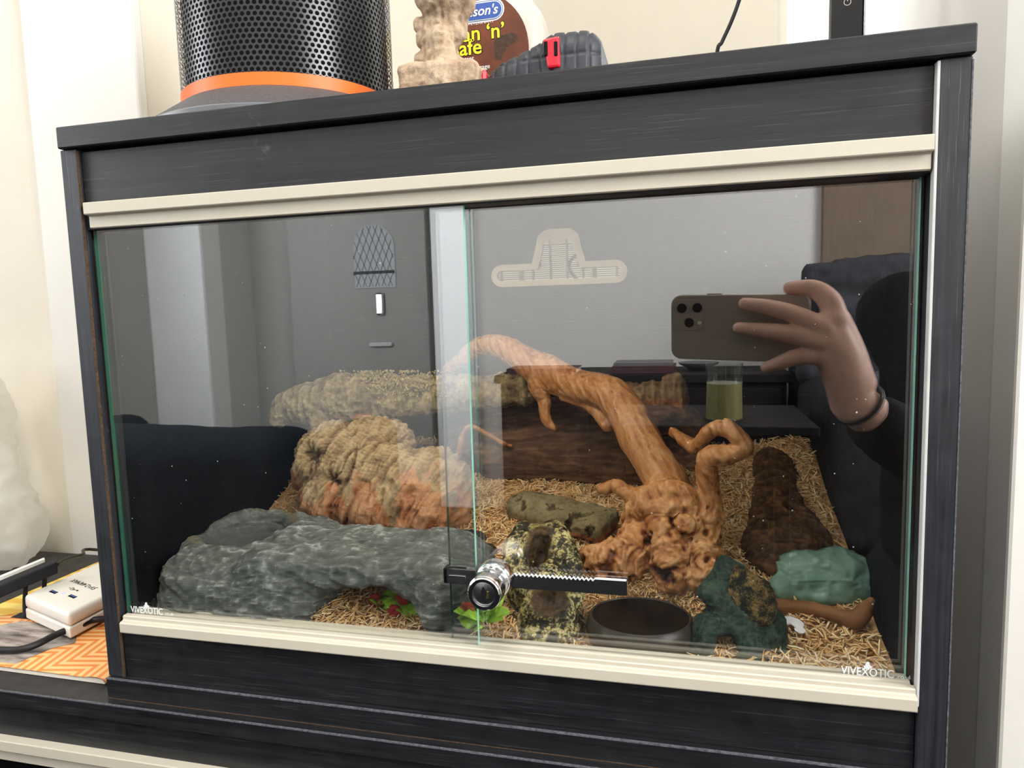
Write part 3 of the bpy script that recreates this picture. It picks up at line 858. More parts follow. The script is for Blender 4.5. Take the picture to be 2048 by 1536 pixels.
# sandy ornament
oy = 0.075
def og(u, v, y=oy): return tuple(aty(u, v, y))
pr = [('b', (og(888, 150)[0], oy, ZT+0.0175), (0.029, 0.022, 0.0174), None, 0.004)]
pr += chain([og(888, 140), og(884, 100), og(890, 60), og(893, 20), og(893, -20)], [0.012, 0.0105, 0.0105, 0.0125, 0.015])
pr += chain([og(876, 62), og(846, 52)], [0.009, 0.005])+chain([og(876, 84), og(856, 82)], [0.009, 0.006])+chain([og(872, 118), og(852, 118)], [0.009, 0.006])
pr += chain([og(895, 62), og(912, 42), og(922, 10)], [0.006, 0.006, 0.007])+chain([og(898, 85), og(914, 64)], [0.006, 0.005])
pr += chain([og(893, 160, oy-0.012), og(889, 105, oy-0.012), og(880, 70, oy-0.012)], [0.005, 0.005, 0.004])
pr += chain([og(896, 132), og(936, 152)], [0.009, 0.007])+[('e', og(890, -12), (0.0200, 0.020, 0.020))]
def dsand(P):
    n = ridged(P*[1, 1, 0.6], 70, 4, 3); m = ridged(P, 200, 3, 5); return n*0.0032+m*0.0011, 0.48+0.26*n+0.24*m
o = blob('sand_ornament', pr, 0.0012, M['sandy'], None, 0.006, disp=dsand, floor=ZT+0.0002)
tag(o, 'sandy beige carved ornament on a square foot in front of the brown label', 'ornament')

# bottle with its printed label
BY = 0.318
T = thing('cleaner_bottle', 'white flat bottle with a brown printed label behind the beige ornament', 'bottle', (aty(985, 60, BY).x, BY, ZT))
brx = 0.062; bcx = aty(1093, 30, BY).x-brx; bf = BY-0.032
bm = bmesh.new(); rings = []
for h, s in ((0.0003, 0.93), (0.006, 1.0), (0.15, 1.0), (0.165, 0.95), (0.178, 0.8), (0.188, 0.5), (0.193, 0.25), (0.215, 0.22)):
    ring = []
    for k in range(56):
        a = 2*math.pi*k/56; ca, sa = math.cos(a), math.sin(a); e_ = 2/5
        ring.append(bm.verts.new((bcx+brx*s*abs(ca)**e_*(1 if ca >= 0 else -1), BY+0.032*(0.3+0.7*s)*abs(sa)**e_*(1 if sa >= 0 else -1), ZT+h)))
    rings.append(ring)
for a, b in zip(rings, rings[1:]):
    for k in range(56): bm.faces.new((a[k], a[(k+1) % 56], b[(k+1) % 56], b[k]))
bm.faces.new(rings[0][::-1]); bm.faces.new(rings[-1])
bmesh.ops.recalc_face_normals(bm, faces=bm.faces)
BO = mesh_obj('bottle_body', bm, None, M['bottle'], T); sharp(BO, 50)
lathe_obj('cap', [(0.018, 0.2152), (0.018, 0.24)], (bcx, BY, ZT), M['white_plastic'], T, seg=32)
def lp(u, v, d=0.0006): p = aty(u, v, bf-d); return p
lx = lp(1057, 80).x; lcx = lx-0.0595; lr = lx-lcx; lz = lp(1057, 92).z; lh = lr*1.02
pts = [(lcx+lr*math.cos(a), bf-0.0001, lz+lh*math.sin(a)) for a in [math.pi*i/28 for i in range(29)]]+[(lcx-lr, bf-0.0001, ZT+0.008), (lcx+lr*0.98, bf-0.0001, ZT+0.008)]
LB = prism_obj('label', pts, (0, -0.0006, 0), M['brown_label'], T); LB['label'] = 'brown round-topped printed label'
for off, mt, bd in ((0.0009, 'black_ink', 0.0011), (0.0013, 'yellow_ink', 0.0003)):
    text('label_lettering', "Clean ‘n’", lp(1010, 73, off), 0.0215, M[mt], LB, 'RIGHT', bold=bd, extrude=0.00005, sx=1.0)
    text('label_lettering', 'Safe', lp(964, 106, off), 0.0215, M[mt], LB, 'RIGHT', bold=bd, extrude=0.00005)
text('label_lettering', 'Disinfectant', lp(948, 120, 0.0009), 0.0065, M['white_ink'], LB, 'RIGHT', extrude=0.00005)
text('label_lettering', 'Cleaner', lp(935, 132, 0.0009), 0.0065, M['white_ink'], LB, 'RIGHT', extrude=0.00005)
text('label_lettering', 'for your pen or cage', lp(980, 136, 0.0009), 0.0065, M['white_ink'], LB, 'RIGHT', extrude=0.00005)
text('label_lettering', 'VETERINARY', lp(988, 44, 0.0009), 0.0050, M['white_ink'], LB, 'RIGHT', extrude=0.00005)
for off, mt, gr in ((0.0008, 'white_ink', 0.0022), (0.0011, 'blue_ink', 0.0008), (0.0014, 'white_ink', 0.0001), (0.0017, 'blue_ink', -0.0008)):
    a, b = lp(895, 30, off), lp(988, 19, off); r = 0.0088+gr
    pts = [(b.x+r*math.sin(t), a.y, b.z+r*math.cos(t)) for t in [math.pi*i/10 for i in range(11)]]+[(a.x-r*math.sin(t), a.y, b.z-r*math.cos(t)) for t in [math.pi*i/10 for i in range(11)]]
    prism_obj('label_badge', pts, (0, -0.0002, 0), M[mt], LB)
text('label_lettering', "Johnson's", lp(995, 26, 0.0023), 0.0135, M['white_ink'], LB, 'RIGHT', extrude=0.00005, shear=0.25, bold=0.0002)
def lizard(P): n = fbm(P, 120, 4, 2); return n*0.0004, 0.5+0.5*n
pz = [(990, 118), (988, 85), (994, 72), (1008, 70), (1022, 65), (1032, 68), (1036, 76), (1030, 84), (1018, 90), (1008, 104), (1002, 120)]
prism_obj('label_picture', [tuple(lp(u, v, 0.0007)) for u, v in pz], (0, -0.0002, 0), M['sandy'], LB)

# tape measure
tb = aty(1104, 100, 0.075)
T = thing('tape_measure', 'dark grey ribbed tape measure with a red lock button on the vivarium top', 'tape measure', (tb.x, tb.y+0.03, ZT))
L0, L1 = aty(968, 148, 0.10), aty(1199, 112, 0.12)
ta, tb_, tc_ = aty(1000, 100, 0.10), aty(1092, 68, 0.08), aty(1188, 100, 0.10)
pr = [('b', (0.5*(L0.x+L1.x)+0.003, 0.115, ZT+0.0185), ((L1.x-L0.x)/2-0.004, 0.040, 0.0183), None, 0.012),
      ('b', (0.5*(tb_.x+L1.x)+0.001, 0.112, ZT+0.028), ((L1.x-tb_.x)/2+0.006, 0.040, 0.0278), None, 0.016),
      ('c', (ta.x+0.012, 0.085, ZT+0.030), (tb_.x+0.006, 0.085, ZT+0.041), 0.010, 0.012), ('c', (ta.x+0.012, 0.14, ZT+0.030), (tb_.x+0.006, 0.14, ZT+0.041), 0.010, 0.012)]
def dtape(P):
    g = np.maximum(0, 1-np.abs((P[:, 0]/0.0090) % 1-0.5)*7)*(P[:, 2] > ZT+0.006); g2 = np.maximum(0, 1-np.abs(P[:, 2]-ZT-0.036)/0.0012)
    return -0.0018*np.maximum(g, g2*0.8), g*0
blob('body', pr, 0.0012, M['rubber'], T, 0.006, disp=dtape, floor=ZT+0.0002)
ry = 0.0705
a, b = aty(1085, 78, ry), aty(1121, 134, ry)
RB = prism_obj('lock_button', [(a.x, ry+0.02, a.z), (b.x-0.0006, ry+0.02, a.z+0.0012), (b.x, ry+0.02, b.z), (a.x+0.003, ry+0.02, b.z)], (0, -0.0205, 0), M['red'], T, 0.0018, 2)
for u in (1092, 1112):
    p = aty(u, 98, ry); box('button_slot', p.x-0.0013, p.x+0.0013, ry-0.0012, ry+0.004, p.z-0.005, p.z+0.005, M['core'], RB, 0.0004)
a = aty(965, 138, 0.08); box('end_hook', L0.x-0.004, L0.x+0.008, 0.075, 0.105, ZT+0.001, ZT+0.034, M['red'], T, 0.002)

# black upright device and cable at the back
a, b = aty(1663, 40, 0.30), aty(1731, 40, 0.30)
T = thing('touch_panel', 'upright black panel with a power symbol standing at the back right corner', 'lamp', (0.5*(a.x+b.x), 0.305, ZT))
T['category'] = 'device'
box('panel_body', a.x, b.x-0.0015, 0.300, 0.314, ZT+0.0003, ZT+0.26, M['black'], T, 0.0015)
o = box('edge_trim', b.x-0.0014, b.x, 0.3, 0.314, ZT+0.0003, ZT+0.26, M['steel'], T, 0.0003)
pc = aty(1695, 4, 0.2995)
bm = bmesh.new(); R_ = 0.0030
tube(bm, [(pc.x+R_*math.sin(t), 0.2996, pc.z+R_*math.cos(t)) for t in [0.5+5.28*i/20 for i in range(21)]], 0.00035, 5, 1)
tube(bm, [(pc.x, 0.2996, pc.z+0.0008), (pc.x, 0.2996, pc.z+0.0042)], 0.00035, 5, 1)
o = mesh_obj('power_symbol', bm, None, M['white_ink'], T); o['label'] = 'pale power symbol'
cp = [aty(u, v, 0.36) for u, v in ((1500, -70), (1486, -30), (1477, 5), (1462, 45), (1444, 84), (1434, 108))]
cp += [Vector((cp[-1].x-0.004, 0.378, 1.06)), Vector((cp[-1].x-0.008, 0.394, ZT+0.001)), Vector((cp[-1].x-0.02, 0.408, 0.97)), Vector((0.325, 0.42, 0.92)), Vector((0.345, 0.43, 0.87)), Vector((0.36, 0.44, 0.80)), Vector((0.40, 0.46, 0.58))]
o = tube_obj('power_cable', [tuple(p) for p in cp], 0.0021, M['cable'], None, 10, 8)
tag(o, 'thin black cable hanging down the wall behind the vivarium', 'cable')

# ================================================================== inside the vivarium
def D(u, v, y): return tuple(aty(u, v, y))
def B(u, v, lift=0.0): return tuple(bed(u, v, lift))


BC = (0.4245, 0.0565); BRX, BRY = 0.0400, 0.0355      # water bowl
mound = B(1315, 1175)


def bedz(x, y):
    x = np.asarray(x, float); y = np.asarray(y, float)
    P = np.stack([x, y, np.zeros_like(x)], 1)
    z = BED_A+BED_B*y+0.004*fbm(P, 22, 3, 4)
    z = z+0.016*np.exp(-(((x-mound[0])/0.026)**2+((y-mound[1])/0.030)**2))
    z = z-0.020*np.exp(-(((x-0.02)/0.03)**2+((y-0.12)/0.09)**2))
    z = z+0.012*np.exp(-(((x-0.575)/0.03)**2+((y-0.33)/0.06)**2))
    e = np.sqrt(((x-BC[0])/(BRX*1.12))**2+((y-BC[1])/(BRY*1.12))**2)
    w = np.clip((1.25-e)/0.25, 0, 1); z = z*(1-w)+np.minimum(z, 0.607)*w
    return np.maximum(z, 0.577)


gx, gy = np.linspace(XI0+0.001, XI1-0.001, 110), np.linspace(0.0228, YV-0.001, 70)
GX, GY = np.meshgrid(gx, gy, indexing='ij'); gz = bedz(GX.ravel(), GY.ravel()).reshape(GX.shape)-0.003
vv = np.stack([GX, GY, gz], -1).reshape(-1, 3); nyy = len(gy)
ii = (np.arange(len(gx)-1)[:, None]*nyy+np.arange(nyy-1)[None, :]).ravel()
o = mesh_obj('straw_bedding', vv, np.stack([ii, ii+nyy, ii+nyy+1, ii+1], 1), M['straw_bed'])
tag(o, 'chopped straw bedding covering the vivarium floor, rising to the back', 'bedding', None, 'stuff')
NS = 34000
px_ = RNG.uniform(XI0+0.006, XI1-0.006, NS); py_ = 0.026+(YV-0.032)*RNG.random(NS)
e_ = ((px_-BC[0])/(BRX+0.004))**2+((py_-BC[1])/(BRY+0.004))**2
kp = e_ > 1; px_, py_ = px_[kp], py_[kp]
extra = 1500                                            # the loose heap before the root
qx = RNG.normal(mound[0], 0.018, extra); qy = RNG.normal(mound[1]-0.004, 0.016, extra)
kq = ((qx-BC[0])/(BRX+0.004))**2+((qy-BC[1])/(BRY+0.004))**2 > 1
px_ = np.concatenate([px_, qx[kq]]); py_ = np.concatenate([py_, qy[kq]]); NS = len(px_)
pz_ = bedz(px_, py_)+RNG.uniform(-0.003, 0.004, NS)
ang = RNG.uniform(0, 2*math.pi, NS); el = RNG.normal(0.05, 0.28, NS); L = RNG.uniform(0.004, 0.0095, NS)*0.66; wd = RNG.uniform(0.00045, 0.00100, NS)
dv = np.stack([np.cos(ang)*np.cos(el), np.sin(ang)*np.cos(el), np.sin(el)+0.262*np.sin(ang)*np.cos(el)], 1)
sv = np.stack([-np.sin(ang), np.cos(ang), RNG.uniform(-0.3, 0.3, NS)], 1); uv = np.cross(dv, sv)
cc = np.stack([px_, py_, pz_], 1); bend = uv*(RNG.uniform(-0.18, 0.22, NS)*L)[:, None]
Vs = []
for s_, bb in ((-1, 0), (0, 1), (1, 0)):
    base = cc+dv*(s_*L)[:, None]+bend*bb
    for k in range(3):
        a_ = 2*math.pi*k/3; Vs.append(base+sv*(wd*math.cos(a_))[:, None]+uv*(wd*math.sin(a_)*0.6)[:, None])
Vs = np.stack(Vs, 1)
Vs[:, :, 0] = np.clip(Vs[:, :, 0], XI0+0.001, XI1-0.001); Vs[:, :, 1] = np.clip(Vs[:, :, 1], 0.0225, YV-0.001)
q = []
for r in (0, 3):
    for k in range(3): q.append([r+k, r+(k+1) % 3, r+3+(k+1) % 3, r+3+k])
F_ = (np.arange(NS)[:, None, None]*9+np.array(q)[None]).reshape(-1, 4)
o = mesh_obj('straw_strands', Vs.reshape(-1, 3), F_, M['straw'], o, True)
o['kind'] = 'stuff'

# --- grey rock hide with a basin
def drock(P):
    Q = P+0.012*np.stack([fbm(P, 30, 2, 8), fbm(P, 30, 2, 9), fbm(P, 30, 2, 10)], 1)
    n = ridged(Q, [17, 28, 46], 5, 11); st = ridged(Q+0.25*P[:, [2, 2, 0]]*[0, 0, 1], [34, 60, 175], 4, 14); m = ridged(P, [130, 170, 330], 3, 12)
    tan = 0.95-np.abs(np.sqrt(((P[:, 0]-0.060)/0.048)**2+((P[:, 1]-0.106)/0.047)**2)-0.95)*3.2-np.clip((0.636-P[:, 2])/0.01, 0, 1)
    ba = np.clip(np.sqrt(((P[:, 0]-0.064)/0.040)**2+((P[:, 1]-0.104)/0.038)**2)*2.2-1.5, 0, 1)*(P[:, 2] > 0.630)+(P[:, 2] <= 0.630)
    return (n*0.0058+st*0.0022)*(0.25+0.75*ba)+m*0.0007*ba, 0.46+(0.10*n+0.12*st+0.26*m)*ba, np.clip(tan-0.35, 0, 0.62)


o = blob('rock_hide', [('b', (0.095, 0.088, 0.622), (0.071, 0.060, 0.030), None, 0.020), ('b', (0.10, 0.05, 0.615), (0.068, 0.024, 0.024), None, 0.014), ('b', (0.190, 0.075, 0.648), (0.085, 0.046, 0.014), None, 0.012),
                       ('b', (0.282, 0.052, 0.628), (0.019, 0.027, 0.033), None, 0.012), ('e', (0.245, 0.085, 0.647), (0.055, 0.04, 0.018)), ('b', (0.26, 0.105, 0.625), (0.03, 0.012, 0.03), None, 0.008),
                       ('e', (0.035, 0.125, 0.642), (0.022, 0.035, 0.016)), ('e', (0.095, 0.145, 0.643), (0.04, 0.02, 0.014)), ('e', (0.060, 0.045, 0.632), (0.025, 0.02, 0.016))]+chain([(0.064+0.046*math.cos(a), 0.104+0.045*math.sin(a), 0.6475+0.004*math.sin(a)) for a in [math.pi*k/6 for k in range(13)]], [0.0085]*13),
         0.0013, M['rock'], None, 0.012, cuts=[('e', (0.215, 0.030, 0.603), (0.055, 0.064, 0.045)), ('e', (0.064, 0.104, 0.666), (0.043, 0.041, 0.034)), ('c', (0.215, 0.03, 0.600), (0.222, 0.150, 0.606), 0.037, 0.032)], kc=0.006, disp=drock, floor=0.580)
tag(o, 'slate grey rock hide with a hollow basin and low arch behind the left pane', 'hide')

# --- plastic plant seen through the arch
def plant(name, label, spots, flowers):
    c = Vector(spots[0]); T = thing(name, label, 'plant', (c.x, c.y, c.z-0.008))
    for sp in spots:
        for k in range(7):
            a = RNG.uniform(0, 6.28); l = RNG.uniform(0.010, 0.016); w = l*0.36; p = Vector(sp)+Vector(RNG.uniform(-0.006, 0.006, 3))
            d_ = Vector((math.cos(a), math.sin(a)*0.6, RNG.uniform(0.0, 0.7))).normalized(); s_ = d_.cross(Vector((0, -0.6, 1))).normalized(); n_v = s_.cross(d_)
            vs = []
            for t, ww, hh in ((0, 0.12, 0), (0.3, 0.9, 0.10), (0.65, 0.8, 0.10), (1, 0.05, -0.05)):
                for s2 in (-1, 0, 1): vs.append(p+d_*l*t+s_*w*ww*s2+n_v*(hh*l-abs(s2)*0.0012))
            fs = [[3*i+j, 3*i+j+1, 3*i+j+4, 3*i+j+3] for i in range(3) for j in range(2)]
            mesh_obj('leaf', vs, fs, M['leaf'], T)
    for fl in flowers:
        bm = bmesh.new(); c = Vector(fl)
        for k in range(6):
            a = k*math.pi/3; p = c+Vector((math.cos(a), -0.3, math.sin(a)))*0.003
            bmesh.ops.create_icosphere(bm, subdivisions=2, radius=0.0032, matrix=Matrix.Translation(p) @ Matrix.Diagonal((1, 0.5, 1, 1)))
        mesh_obj('flower', bm, None, M['flower'], T)


plant('artificial_plant', 'green plastic plant with dark red flowers under the rock arch', [D(770, 1203, 0.062), D(795, 1192, 0.064), D(825, 1202, 0.060), D(842, 1216, 0.056), D(776, 1220, 0.058), D(815, 1224, 0.054), D(800, 1206, 0.060)], [D(752, 1200, 0.056), D(806, 1195, 0.054), D(790, 1222, 0.050)])
plant('artificial_plant', 'green plastic leaves with a red flower beside the right foot of the rock hide', [D(962, 1216, 0.028), D(972, 1205, 0.035), D(945, 1240, 0.024), D(980, 1222, 0.030), D(955, 1232, 0.024)], [D(935, 1218, 0.021)])

# --- big ribbed cork piece
def dcork(P):
    s_ = P[:, 0]+0.55*(0.72-P[:, 2])+0.006*fbm(P, 40, 2, 20)
    Q = np.stack([s_, P[:, 1]*0.2, P[:, 2]*0.16], 1)
    n = ridged(Q, 95, 4, 21); r2 = ridged(Q, 260, 3, 24); m = ridged(P, 120, 4, 22); b_ = fbm(P, 28, 3, 23)
    w = np.clip((P[:, 2]-0.690)/0.02, 0, 1)
    rib = np.sin((P[:, 2]+0.35*P[:, 1]+0.25*P[:, 0]+0.003*m)*1700)*w
    low = np.clip((0.674+0.055*fbm(P, [60, 60, 26], 4, 25)+0.022*n-P[:, 2])/0.018, -1, 1)*0.35+0.42
    return 0.0060*n+0.0016*r2+0.0020*m+0.007*b_+0.0006*rib, 0.44+0.40*n+0.30*r2+0.20*m+0.09*rib, low


a = D(640, 935, 0.205); b = D(880, 985, 0.195)
o = blob('cork_bark', [('c', D(672, 925, 0.21), D(868, 985, 0.20), 0.040, 0.037), ('c', D(668, 990, 0.19), D(875, 1022, 0.185), 0.029, 0.026), ('e', D(745, 898, 0.225), (0.045, 0.03, 0.032)), ('e', D(655, 905, 0.212), (0.027, 0.03, 0.026)), ('e', D(655, 1015, 0.18), (0.022, 0.02, 0.026))],
         0.0014, M['cork'], None, 0.008, cuts=[('c', D(585, 905, 0.16), D(690, 925, 0.205), 0.012, 0.012), ('c', D(610, 945, 0.14), D(700, 965, 0.186), 0.010, 0.008), ('c', D(690, 880, 0.13), D(742, 985, 0.160), 0.009, 0.005), ('c', D(640, 885, 0.14), D(725, 905, 0.185), 0.008, 0.006), ('c', D(770, 905, 0.12), D(800, 1000, 0.150), 0.006, 0.004)], kc=0.004, disp=dcork)
tag(o, 'large arched cork bark with deep ribs and orange broken lower edge', 'cork bark')

# --- long cork branch lying on top, with lichen
def dbr(P):
    n = ridged(np.stack([P[:, 0], P[:, 1]*0.4, P[:, 2]*0.4], 1), 70, 4, 31); m = ridged(P, 130, 4, 32); b_ = fbm(P, 24, 2, 33); q = ridged(P, 320, 2, 34)
    return 0.0032*n+0.0026*m+0.006*b_+0.0006*q, 0.42+0.30*n+0.38*m+0.22*q, 0.30+0.5*((P[:, 2] < 0.752) & (np.abs(P[:, 0]-0.118) < 0.020))+0.1*b_


lp_ = [D(562, 822, 0.215), D(600, 812, 0.22), D(670, 795, 0.225), D(760, 790, 0.235), D(850, 793, 0.245), D(940, 790, 0.255), D(1045, 782, 0.262)]
LC = blob('lichen_branch', chain(lp_, [0.009, 0.016, 0.021, 0.022, 0.0185, 0.016, 0.016])+chain([D(735, 800, 0.232), D(742, 842, 0.226)], [0.016, 0.013])+chain([D(640, 815, 0.222), D(640, 840, 0.215)], [0.014, 0.010])+chain([D(553, 838, 0.213), D(575, 815, 0.216)], [0.006, 0.008]), 0.0014, M['cork_grey'], None, 0.008, disp=dbr)
tag(LC, 'long grey cork branch with pale lichen lying across the ribbed cork', 'cork branch')
bm = bmesh.new()
for k in range(900):
    u = RNG.normal(790, 48); v = 768+RNG.normal(0, 16)+0.00002*(u-790)**2; v = min(max(v, 742), 808)
    p = Vector(D(u, v, 0.216+0.02*RNG.random()*(0.3 if v > 755 else 1)+0.00006*(u-790)))
    bmesh.ops.create_icosphere(bm, subdivisions=1, radius=RNG.uniform(0.0005, 0.0014), matrix=Matrix.Translation(p) @ Matrix.Diagonal((1, 1, RNG.uniform(0.6, 1.6), 1)))
o = mesh_obj('lichen', bm, None, M['lichen'], LC); o['kind'] = 'stuff'

# --- dark half log at the back
def dlog(P):
    Q = np.stack([P[:, 0]*0.16, P[:, 1], P[:, 2]], 1)+0.003*np.stack([fbm(P, 40, 2, 44)]*3, 1)
    n = ridged(Q, 85, 4, 41); m = ridged(P*[0.4, 1, 1], 190, 4, 42); b_ = fbm(P, 22, 2, 43); r = ridged(Q, 300, 3, 45)
    return 0.0028*n+0.0012*m+0.0008*r+0.004*b_, 0.40+0.18*n+0.18*m+0.18*r


la_, lb_ = D(955, 880, 0.315), D(1325, 880, 0.318)
o = blob('half_log', [('c', la_, lb_, 0.043, 0.046), ('c', D(1000, 905, 0.30), D(1320, 915, 0.30), 0.036, 0.036)], 0.0016, M['log_bark_and_shade'], None, 0.01, cuts=[('c', D(1330, 900, 0.29), D(1440, 900, 0.27), 0.033, 0.036)], disp=dlog)
tag(o, 'dark brown hollow half log along the rear of the vivarium', 'log')
o = blob('cork_bark', [('c', D(1232, 796, 0.312), D(1340, 797, 0.312), 0.0165, 0.0165), ('e', D(1345, 785, 0.312), (0.012, 0.014, 0.02)), ('c', D(1215, 775, 0.31), D(1222, 800, 0.31), 0.009, 0.012), ('c', D(1355, 800, 0.31), D(1362, 828, 0.31), 0.009, 0.006)], 0.0014, M['cork'], None, 0.006,
         disp=lambda P: (0.0035*ridged(np.stack([P[:, 0], P[:, 1]*0.3, P[:, 2]*0.3], 1), 95, 4, 51)+0.0014*ridged(P, 180, 3, 52), 0.45+0.25*ridged(np.stack([P[:, 0], P[:, 1]*0.3, P[:, 2]*0.3], 1), 95, 4, 51)+0.25*ridged(P, 180, 3, 52), 0.5+(0.757-P[:, 2])/0.012*0.3))
tag(o, 'short ribbed cork piece lying on the dark log behind the driftwood', 'cork bark')
o = blob('thin_twig', chain([D(915, 930, 0.245), D(922, 880, 0.25), D(938, 853, 0.255), D(975, 868, 0.258), D(1000, 884, 0.26), D(1022, 892, 0.262)], [0.0028, 0.0028, 0.0026, 0.0024, 0.0024, 0.002]), 0.0010, M['driftwood'], None, 0.001, disp=dsp(120, 0.0005, 3))
tag(o, 'thin bent twig in front of the left end of the dark log', 'twig')

# --- driftwood root
def ddrift(P):
    up = np.clip((P[:, 2]-0.688)/0.02, 0, 1)
    d = np.array((-0.45, 0.35, 0.82)); d = d/np.linalg.norm(d); t = P@d; R_ = P-t[:, None]*d
    G = R_+0.10*t[:, None]*d+0.004*np.stack([fbm(P, 40, 2, 60), fbm(P, 40, 2, 67), fbm(P, 40, 2, 68)], 1)
    g = ridged(G, 170, 3, 61); g2 = ridged(G, 420, 3, 69)
    Q = P+0.014*np.stack([fbm(P, 45, 2, 62), fbm(P, 45, 2, 63), fbm(P, 45, 2, 64)], 1)
    k_ = ridged(Q, [95, 95, 70], 4, 65); k2 = ridged(Q, [230, 230, 330], 3, 70); m = fbm(P, 30, 3, 66)
    pit = np.clip(fbm(P, 85, 3, 71)-0.14, 0, 1)*5
    return up*(0.0014*g+0.0003*g2+0.0022*m)+(1-up)*(0.0044*k_+0.0007*k2+0.003*m-0.004*np.clip(pit, 0, 1)), up*(0.50+0.16*g+0.22*g2+0.12*m)+(1-up)*(0.46+0.26*k_+0.26*k2-0.5*np.clip(pit, 0, 1))


W = []
W += chain([D(1345, 985, 0.150), D(1322, 945, 0.155), D(1282, 880, 0.170), D(1245, 815, 0.190), D(1215, 785, 0.203), D(1150, 770, 0.222), D(1085, 742, 0.238), D(1020, 703, 0.252), D(968, 690, 0.262), D(930, 715, 0.272), D(895, 742, 0.285)],
           [0.0175, 0.0170, 0.0175, 0.0165, 0.0150, 0.0155, 0.0165, 0.0125, 0.0085, 0.0075, 0.0065])
W += chain([D(1078, 770, 0.232), D(1088, 800, 0.230), D(1093, 838, 0.226), D(1108, 855, 0.224)], [0.010, 0.0055, 0.0045, 0.003])
W += chain([D(1125, 795, 0.220), D(1165, 806, 0.214), D(1195, 825, 0.205), D(1215, 850, 0.196)], [0.003, 0.0028, 0.0045, 0.006])
W += chain([D(1418, 1032, 0.125), D(1416, 975, 0.122), D(1413, 925, 0.120), D(1428, 912, 0.118), D(1462, 908, 0.116), D(1488, 893, 0.115), D(1474, 874, 0.116), D(1460, 858, 0.117), D(1451, 845, 0.118)], [0.0110, 0.0085, 0.0085, 0.0085, 0.0072, 0.0060, 0.0062, 0.0052, 0.0022])
W += chain([D(1462, 868, 0.120), D(1440, 856, 0.126), D(1418, 864, 0.132), D(1403, 882, 0.140), D(1390, 894, 0.148), D(1370, 882, 0.160), D(1348, 866, 0.172)], [0.004, 0.0052, 0.0058, 0.0056, 0.0062, 0.0055, 0.0045])
W += chain([D(1488, 893, 0.115), D(1500, 905, 0.114)], [0.005, 0.002])
W += chain([D(1205, 976, 0.150), D(1235, 972, 0.146), D(1262, 990, 0.140), D(1300, 995, 0.134)], [0.004, 0.0058, 0.0065, 0.008])
W += chain([D(1268, 1026, 0.128), D(1310, 1012, 0.120), D(1370, 1018, 0.116), D(1420, 1030, 0.120)], [0.007, 0.0095, 0.0095, 0.009])
W += chain([D(1290, 1000, 0.125), D(1340, 985, 0.122), D(1375, 990, 0.118), D(1385, 1020, 0.115)], [0.008, 0.010, 0.008, 0.007])
W += chain([D(1330, 990, 0.14), D(1335, 1050, 0.125), D(1340, 1105, 0.112), D(1345, 1150, 0.102)], [0.018, 0.021, 0.019, 0.013])
W += chain([D(1270, 1050, 0.130), D(1268, 1092, 0.118), D(1225, 1118, 0.112), D(1175, 1124, 0.115)], [0.012, 0.016, 0.0155, 0.011])
W += chain([D(1275, 1120, 0.112), D(1215, 1135, 0.108)], [0.013, 0.012])
W += chain([D(1400, 1040, 0.122), D(1405, 1095, 0.110), D(1408, 1150, 0.098)], [0.014, 0.012, 0.0135])
W += chain([D(1385, 1050, 0.112), D(1368, 1048, 0.105)], [0.009, 0.007])
W += chain([D(1420, 1120, 0.102), D(1425, 1170, 0.094)], [0.008, 0.012])
o = blob('driftwood_root', W, 0.0012, M['driftwood'], None, 0.003, cuts=[('e', D(1395, 1075, 0.088), (0.004, 0.014, 0.016)), ('e', D(1300, 1085, 0.092), (0.004, 0.012, 0.018)), ('e', D(1385, 1135, 0.085), (0.004, 0.012, 0.016))], disp=ddrift)
tag(o, 'orange brown driftwood root with a knotted base and long slanting branch', 'driftwood')

# --- cork slab, skull, chips
c_ = np.array(B(1122, 1030, 0.010)); R1 = rotm(0.24, 0, math.radians(-29))
o = blob('cork_slab', [('b', tuple(c_), (0.056, 0.021, 0.0085), R1, 0.006), ('e', tuple(c_+np.array((-0.035, 0.020, 0.004))), (0.022, 0.018, 0.010))], 0.0013, M['olive_cork'], None, 0.006,
         disp=lambda P: (0.0028*fbm(P, 55, 4, 71)+0.0010*ridged(P, 190, 3, 74)-0.0030*(fbm(P, 75, 3, 73) > 0.38), 0.50+0.30*fbm(P, 60, 4, 72)+0.22*ridged(P, 190, 3, 74)-0.45*(fbm(P, 75, 3, 73) > 0.36), 0.36+0.4*(((P-c_)@R1)[:, 2] < -0.0022)))
tag(o, 'flat olive grey cork slab lying on the straw behind the skull ornament', 'cork bark')


SKC = [np.array(D(1077, 1083, 0.080)), np.array(D(1100, 1198, 0.044))]
def dskull(P):
    n = fbm(P, 110, 4, 81); r = ridged(P, 260, 3, 83)
    tr = np.maximum.reduce([1-np.linalg.norm((P-c)/np.array(q), axis=1) for c, q in zip(SKC, ((0.012, 0.024, 0.034), (0.017, 0.020, 0.014)))])
    return 0.0016*n+0.0012*ridged(P, 70, 3, 82)+0.0006*r, 0.35+0.30*n+0.34*r, 0.40+tr*0.9


